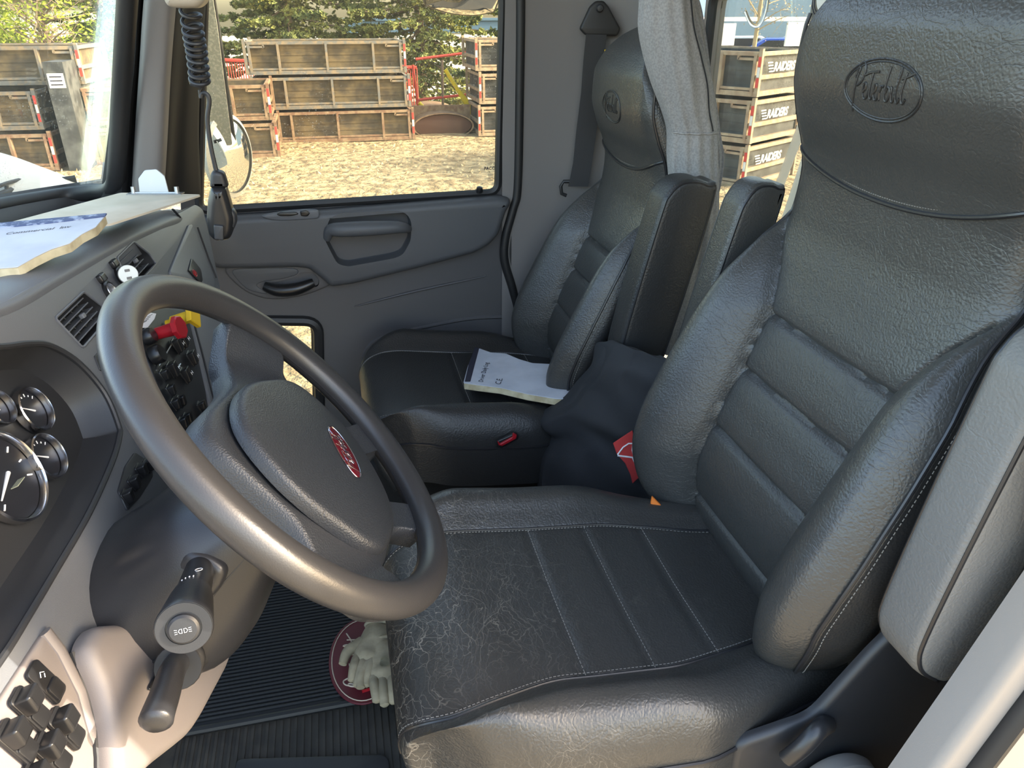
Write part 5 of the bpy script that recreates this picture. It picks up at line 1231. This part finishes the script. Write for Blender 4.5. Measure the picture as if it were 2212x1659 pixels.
# trees
def leaves(m, c, s, r_, n=1, up=.3):
    for _ in range(n):
        a = Vector((r_.gauss(0, 1), r_.gauss(0, 1), r_.gauss(0, 1)*.6)).normalized(); b = a.cross(Vector((r_.gauss(0, 1), r_.gauss(0, 1), r_.gauss(0, 1)))).normalized()
        m.ngon([c-a*s, c+b*s*.45, c+a*s, c-b*s*.45])
def spruce(x, y, h, r, label, seed, dens=1.0, droop=.35, trunk_r=.16):
    t = random.Random(seed); e = empty('spruce_tree', (x, y, GZ), label, 'tree'); b = MB(); l = MB()
    b.tube([(x, y, GZ), (x, y, GZ+h)], [trunk_r, .02], 8)
    nb_ = int(95*dens)
    for i in range(nb_):
        z = GZ+.7+(h-.9)*(i/nb_); L = r*(1-(z-GZ)/h)**.75*t.uniform(.7, 1.1); a = i*2.4+t.uniform(-.3, .3); d = Vector((math.cos(a), math.sin(a), 0))
        pts = [Vector((x, y, z))+d*(L*k/6)+Vector((0, 0, -droop*L*(k/6)+.22*L*(k/6)**2)) for k in range(7)]
        b.tube(pts, [.03*(1-k/7)+.006 for k in range(7)], 4, caps=False)
        sd = d.cross(Vector((0, 0, 1)))
        for k in range(int(26*L)+6):
            q = t.random()**.7; p = pts[min(int(q*6), 5)].lerp(pts[min(int(q*6), 5)+1], q*6-min(int(q*6), 5)); w = .42*L*(1-q)*t.uniform(-1, 1)
            tip = sd*w+d*abs(w)*.5+Vector((0, 0, -.12*abs(w)-.06*t.random())); 
            for g in range(3):
                c = p+tip*(g+1)/3+Vector((t.gauss(0, .03), t.gauss(0, .03), t.gauss(0, .03))); leaves(l, c, .085, t, 3)
    b.build('trunk', M['bark'], e); l.build('foliage', M['spruce'], e, smooth=False)
spruce(-.9, 23.0, 8.4, 3.5, 'large spruce behind the middle bin stack', 11, 1.2)
spruce(2.6, 22.6, 8.0, 3.2, 'spruce just right of the large one, boughs hanging over the red barrier', 12, 1.2)
spruce(-6.2, 26, 9, 2.6, 'smaller spruce beyond the red railing, left of the large one', 13, .8)
spruce(-14.5, 27, 9, 3.0, 'brownish spruce with bare trunk at the top left of the windscreen', 14, .7, trunk_r=.34)
def leafy(x, y, h, r, label, seed, mt, n=5000, s=.09, bare=False, z0=.6):
    t = random.Random(seed); e = empty('leafy_tree', (x, y, GZ), label, 'tree'); b = MB(); l = MB()
    b.tube([(x, y, GZ), (x+.1, y, GZ+h*.5), (x, y, GZ+h*.9)], [.1, .07, .02], 8); tips = []
    for i in range(46):
        z = GZ+z0+(h-z0-.5)*t.random(); a = t.uniform(0, 6.28); L = r*t.uniform(.5, 1)*(1-.5*abs((z-GZ)/h-.45)); d = Vector((math.cos(a), math.sin(a), t.uniform(.2, .9)))
        p = [Vector((x, y, z)), Vector((x, y, z))+d*L*.5+Vector((0, 0, .05)), Vector((x, y, z))+d*L]; b.tube(p, [.03, .018, .006], 5, caps=False); tips += p[1:]
        for j in range(5):
            q = p[1].lerp(p[2], t.random()); f = q+Vector((t.gauss(0, .35), t.gauss(0, .35), t.gauss(0, .3))); b.tube([q, f], [.01, .004], 3, caps=False); tips.append(f)
    b.build('trunk', M['twig'] if bare else M['bark'], e)
    if n:
        for i in range(n): q = t.choice(tips); leaves(l, q+Vector((t.gauss(0, .28), t.gauss(0, .28), t.gauss(0, .26))), s, t)
        l.build('foliage', mt, e, smooth=False)
leafy(-8.0, 20.5, 5.2, 1.7, 'bright green young tree at the top of the windscreen', 21, M['leafgreen'], 9000, .07)
leafy(-5.9, 19.5, 3.2, .9, 'thin pale shrub just right of the bright green tree', 22, M['leafgreen'], 1500, .05)
leafy(17, 30, 8, 3.2, 'leafless brown tree seen through the left of the rear window', 23, M['twig'], 2500, .05, bare=True, z0=1.5)
leafy(-12, 30, 2.6, 2.0, 'low brown bush on the lawn at the far left', 24, M['twig'], 3000, .07, bare=True, z0=.3)
leafy(-5.4, 24.5, 1.9, 1.2, 'small yellow-green bush behind the spruce boughs', 25, M['leafgreen'], 2500, .06, z0=.2)
# buildings
def building(x, y, w_, d_, h, yaw, wall, label, roof=None, wins=0, name='building'):
    e = empty(name, (x, y, GZ), label, 'building'); R = Matrix.Rotation(yaw, 3, 'Z'); T = lambda a, b, c: Vector((x, y, GZ))+R@Vector((a, b, c))
    m = MB(); m.box(T(0, 0, h/2), w_, d_, h, rot=R); m.build('walls', wall, e, smooth=False)
    m = MB(); m.box(T(0, 0, h+.15), w_+.6, d_+.6, .3, rot=R)
    if roof: 
        for k in range(3): m.box(T(0, -d_/2-.3+k*.35, h+.35+k*.22), w_+.6, .38, .12, rot=R)
    m.build('roof', roof or wall, e, smooth=False)
    for i in range(wins):
        m = MB(); m.box(T(-w_/2+(i+.5)*w_/wins, -d_/2-.02, h*.5), w_/wins*.55, .06, h*.45, rot=R); m.build('window', M['window_dark'], e, smooth=False)
building(-16, 42, 16, 6, 2.6, .1, M['palewall'], 'low pale house with a grey roof beyond the lawn at the far left', M['greyrust'], 4)
building(36, 50, 30, 10, 7, -.55, M['bluebuild'], 'long blue-grey clad building far off through the rear window', None, 0)
building(18, 112, 30, 5, 1.5, 0, M['darkblue'], 'distant low blue building at the top right of the door window', None, 0)
# cars far off
def car(x, y, yaw, paint, label):
    e = empty('parked_car', (x, y, GZ), label, 'car', 'cars parked far behind the truck'); R = Matrix.Rotation(yaw, 3, 'Z'); T = lambda a, b, c: Vector((x, y, GZ))+R@Vector((a, b, c))
    body = [(-2.2, .3), (-2.25, .75), (-1.5, .92), (-.75, 1.40), (.75, 1.42), (1.5, .98), (2.15, .85), (2.25, .5), (2.2, .3)]
    m = MB(); m.plate(roundpoly(body, .12, 3), lambda a, b, c: T(a, -c, b), 1.7, .08, 2, z0=-.85); m.build('body', paint, e)
    for s in (-1, 1):
        m = MB(); m.plate(roundpoly([(-1.2, .95), (-.65, 1.32), (.65, 1.34), (1.2, .98)], .05, 2), lambda a, b, c: T(a, s*(.85+c), b), .02, .01, 1); m.build('side_glass', M['window_dark'], e)
    for a in (-1.4, 1.4):
        for s in (-1, 1):
            m = MB(); m.lathe([(.33, 0), (.33, .2), (.2, .22)], T(a, s*.7, .33), R@Vector((0, s, 0)), 20); m.build('wheel', M['rubber'], e)
    return e
C0 = at(1668, 92, Z=GZ+.1)
def far(u, v, Yd): p = at(u, v, Y=Yd); return p.x
car(far(1690, 82, 33), 33, -.5, M['carblue'], 'blue car parked far behind the truck, seen over the rear bins')
car(far(1610, 82, 36), 36, -.5, M['carwhite'], 'white car with red tail lamp left of the blue car')
car(far(1735, 78, 37), 37, -.5, M['carwhite'], 'white car partly hidden behind the blue car')
# signs
s1_ = empty('sign', at(1545, 60, Y=22), 'white sign over a yellow and black striped post at the left of the rear window', 'sign')
m = MB(); c = at(1543, 58, Y=22); m.box(c, .42, .04, .75); m.build('sign_board', M['tapewhite'], s1_, smooth=False)
m = MB(); m.tube([at(1540, 66, Y=22.05), Vector((at(1540, 66, Y=22).x, 22.05, GZ))], .04, 6); m.build('sign_post', M['greyrust'], s1_)
m = MB(); c2 = at(1538, 79, Y=21.96); m.box(c2, .26, .03, .60); sb2 = m.build('marker', M['yellowpaint'], s1_, smooth=False)
for k in (-1, 0, 1): MB().box(c2+Vector((0, -.02, k*.18)), .30, .01, .06, rot=Matrix.Rotation(.6, 3, 'Y')).build('stripe', M['black'], sb2, smooth=False)
for k in (-1, 1): MB().box(c+Vector((.07*k, -.03, .12)), .05, .01, .16).build('sign_print', M['ink'], s1_, smooth=False)
s2_ = MB(); c = at(1672, 56, Y=30); s2_.box(c+Vector((-.7, 0, .25)), 5.2, .1, .15); s2_.box(c+Vector((1.35, 0, -.3)), 1.5, .1, .9); s2_.box(c+Vector((-2.1, 0, -.3)), .8, .1, .8)
for k in (-2.4, 1.4): s2_.box(Vector((c.x+k, 30, (c.z-1+GZ)/2)), .1, .1, c.z-1-GZ)
tag(s2_.build('board_sign', M['tapewhite'], smooth=False), 'wide white sign boards on posts above the parked cars', 'sign')
# white tipping body right behind the cab: leaning edge post and panel, its hidden span added to block rear-window sun
tb = empty('tipper_box', at(1800, 200, X=1.6), 'pale box behind the cab with a leaning white corner post', 'truck box')
m = MB(); m.tube([at(1836, 20, X=1.62), at(1760, 200, X=1.62), at(1684, 400, X=1.62)], .026, 4, flat=.8); m.build('corner_post', M['whitepaint'], tb, smooth=False)
m = MB(); a_, b_, c_, d_ = at(1835, 32, X=1.7), Vector((1.7, .2, 2.5)), Vector((1.7, .2, -.3)), at(1712, 400, X=1.7)
a_ = a_+(a_-d_)*1.6; d_ = d_-(a_-d_)*.2
solid(m, [[a_, b_], [d_, c_]], [[a_+Vector((.05, 0, 0)), b_+Vector((.05, 0, 0))], [d_+Vector((.05, 0, 0)), c_+Vector((.05, 0, 0))]]); m.build('front_panel', M['palewall'], tb, smooth=False)
m = MB(); m.box(at(1860, 10, X=1.72), .04, .5, .12); m.build('dark_band', M['dash_dark'], tb, smooth=False)
# ---- truck exterior ----
hd = empty('truck_hood', (-1.4, 1.3, .6), 'sunlit white hood of the truck below the windscreen', 'hood')
YS_ = (.5, 1.0, 1.5, 1.9, 2.15, 2.3, 2.4)
hc = [[(x, y, z) for y, z in zip(YS_, zs)] for x, zs in ((-.64, (.5, .5, .5, .60, .85, .83, .6)), (-.75, (.6, .6, .6, .72, .915, .89, .62)), (-.9, (.80, .82, .83, .88, .985, .95, .65)),
      (-1.2, (.98, 1.0, 1.0, .99, 1.04, 1.0, .68)), (-1.7, (1.0, 1.03, 1.02, .99, 1.0, .96, .6)), (-2.3, (.85, .88, .87, .82, .75, .65, .3)))]
g = catgrid(hc, 6, 6); solid(MB(), g, [[p+Vector((0, 0, -.03)) for p in r] for r in g]).build('hood_skin', M['whitepaint'], hd)
MB().tube([p+Vector((0, 0, .002)) for p in [r[18] for r in g]], .006, 6).build('hood_seam', M['rubber'], hd)
# wiper lying along the windscreen base
wp = empty('wiper', at(100, 412, X=-.70), 'black wiper arm lying along the bottom of the windscreen', 'wiper')
W1 = [at(-60, 470, X=-.83), at(20, 432, X=-.80), at(90, 414, X=-.76), at(168, 401, X=-.68)]
m = MB(); m.tube(cr([p+Vector((-.0, .0, .018)) for p in W1], 6), .007, 6, flat=1.4); m.build('blade', M['rubber'], wp)
m = MB(); a = cr([p+Vector((0, .01, .038)) for p in W1[:3]], 8); m.tube(a, .005, 6)
for i in range(2, len(a)-1, 3): m.tube([a[i], a[i]+Vector((0, -.008, -.02))], .005, 5)
m.build('arm', M['rubber'], wp)
# passenger side mirrors
mr = empty('side_mirror', at(470, 150, Y=2.35), 'tall dusty side mirror outside the far pillar', 'mirror')
MP2 = Plane(at(470, 150, Y=2.36), (.25, -1, 0))
o1 = roundpoly(px(MP2, [(420, -200), (436, -200), (478, 60), (514, 320), (430, 320)]), .01, 3)
m = MB().plate(o1, MP2.map, .02, .006, 3, z0=-.03); m.build('mirror_housing', M['dash_dark'], mr)
o2 = roundpoly(px(MP2, [(422, -190), (428, -190), (468, 60), (500, 312), (432, 312)]), .008, 3)
m = MB().plate(o2, MP2.map, .003, .001, 1, z0=.020); m.build('mirror_glass', M['mirror_dusty'], mr)
m = MB(); m.tube([at(470, 330, Y=2.36), at(468, 400, Y=2.30), at(452, 470, Y=2.2)], .012, 8); m.build('mirror_arm', M['rubber'], mr)
def convex(c, n, r, name, label, asp=1.0):
    n = Vector(n).normalized(); e = empty(name, c, label, 'mirror')
    m = MB(); m.lathe([(r*1.0, -.014), (r*1.09, -.006), (r*1.10, .006), (r*.98, .012)], c, n, 56, cap1=False); m.build('mirror_rim', M['whitepaint'], e)
    m = MB(); m.lathe([(r*math.sin(a), .006+r*.28*(math.cos(a)-math.cos(1.2))/(1-math.cos(1.2))) if False else (r*k/12, .006+r*.22*(1-(k/12)**2)) for k in range(12, -1, -1) for a in (0,)], c, n, 56, cap0=False, cap1=False); m.build('mirror_glass', M['mirror'], e)
    return e
c = at(494, 337, Y=2.38); convex(c, (.90, -.43, -.0), .108, 'round_mirror', 'round convex mirror with a pale rim outside the door window')
c = at(436, 318, Y=2.46); m = MB(); m.lathe([(.075, -.10), (.085, -.06), (.07, .02), (.03, .05)], c, (-.9, .3, 0), 32); m.tube([c, at(468, 400, Y=2.42), at(452, 470, Y=2.35)], .012, 8); tag(m.build('mirror_back', M['whitepaint']), 'pale rounded mirror housing behind the round mirror', 'mirror')
mu = empty('look_down_mirror', at(1000, 5, Y=2.3), 'wide convex mirror hanging above the door window', 'mirror')
UP = Plane(at(998, -20, Y=2.30), (.0, -.9, -.45)); out = cr([(*UP.xy(u, v), 0) for u, v in [(912, -60), (914, 5), (930, 20), (965, 32), (1010, 38), (1050, 34), (1074, 20), (1080, -60)]], 6, closed=True); out = [(p.x, p.y) for p in out]
m = MB().plate(out, UP.map, .03, .012, 4, z0=-.03); m.build('mirror_housing', M['rubber'], mu)
ins = inset(out if area2(out) > 0 else out[::-1], .008); m = MB()
rows = [[UP.map(x*s, y*s+0, .001+.012*(1-s*s)) for x, y in ins] for s in (1, .85, .7, .5, .3, .1)]; m.grid(rows, cv=True); m.ngon(rows[-1]); m.build('mirror_glass', M['mirror'], mu)
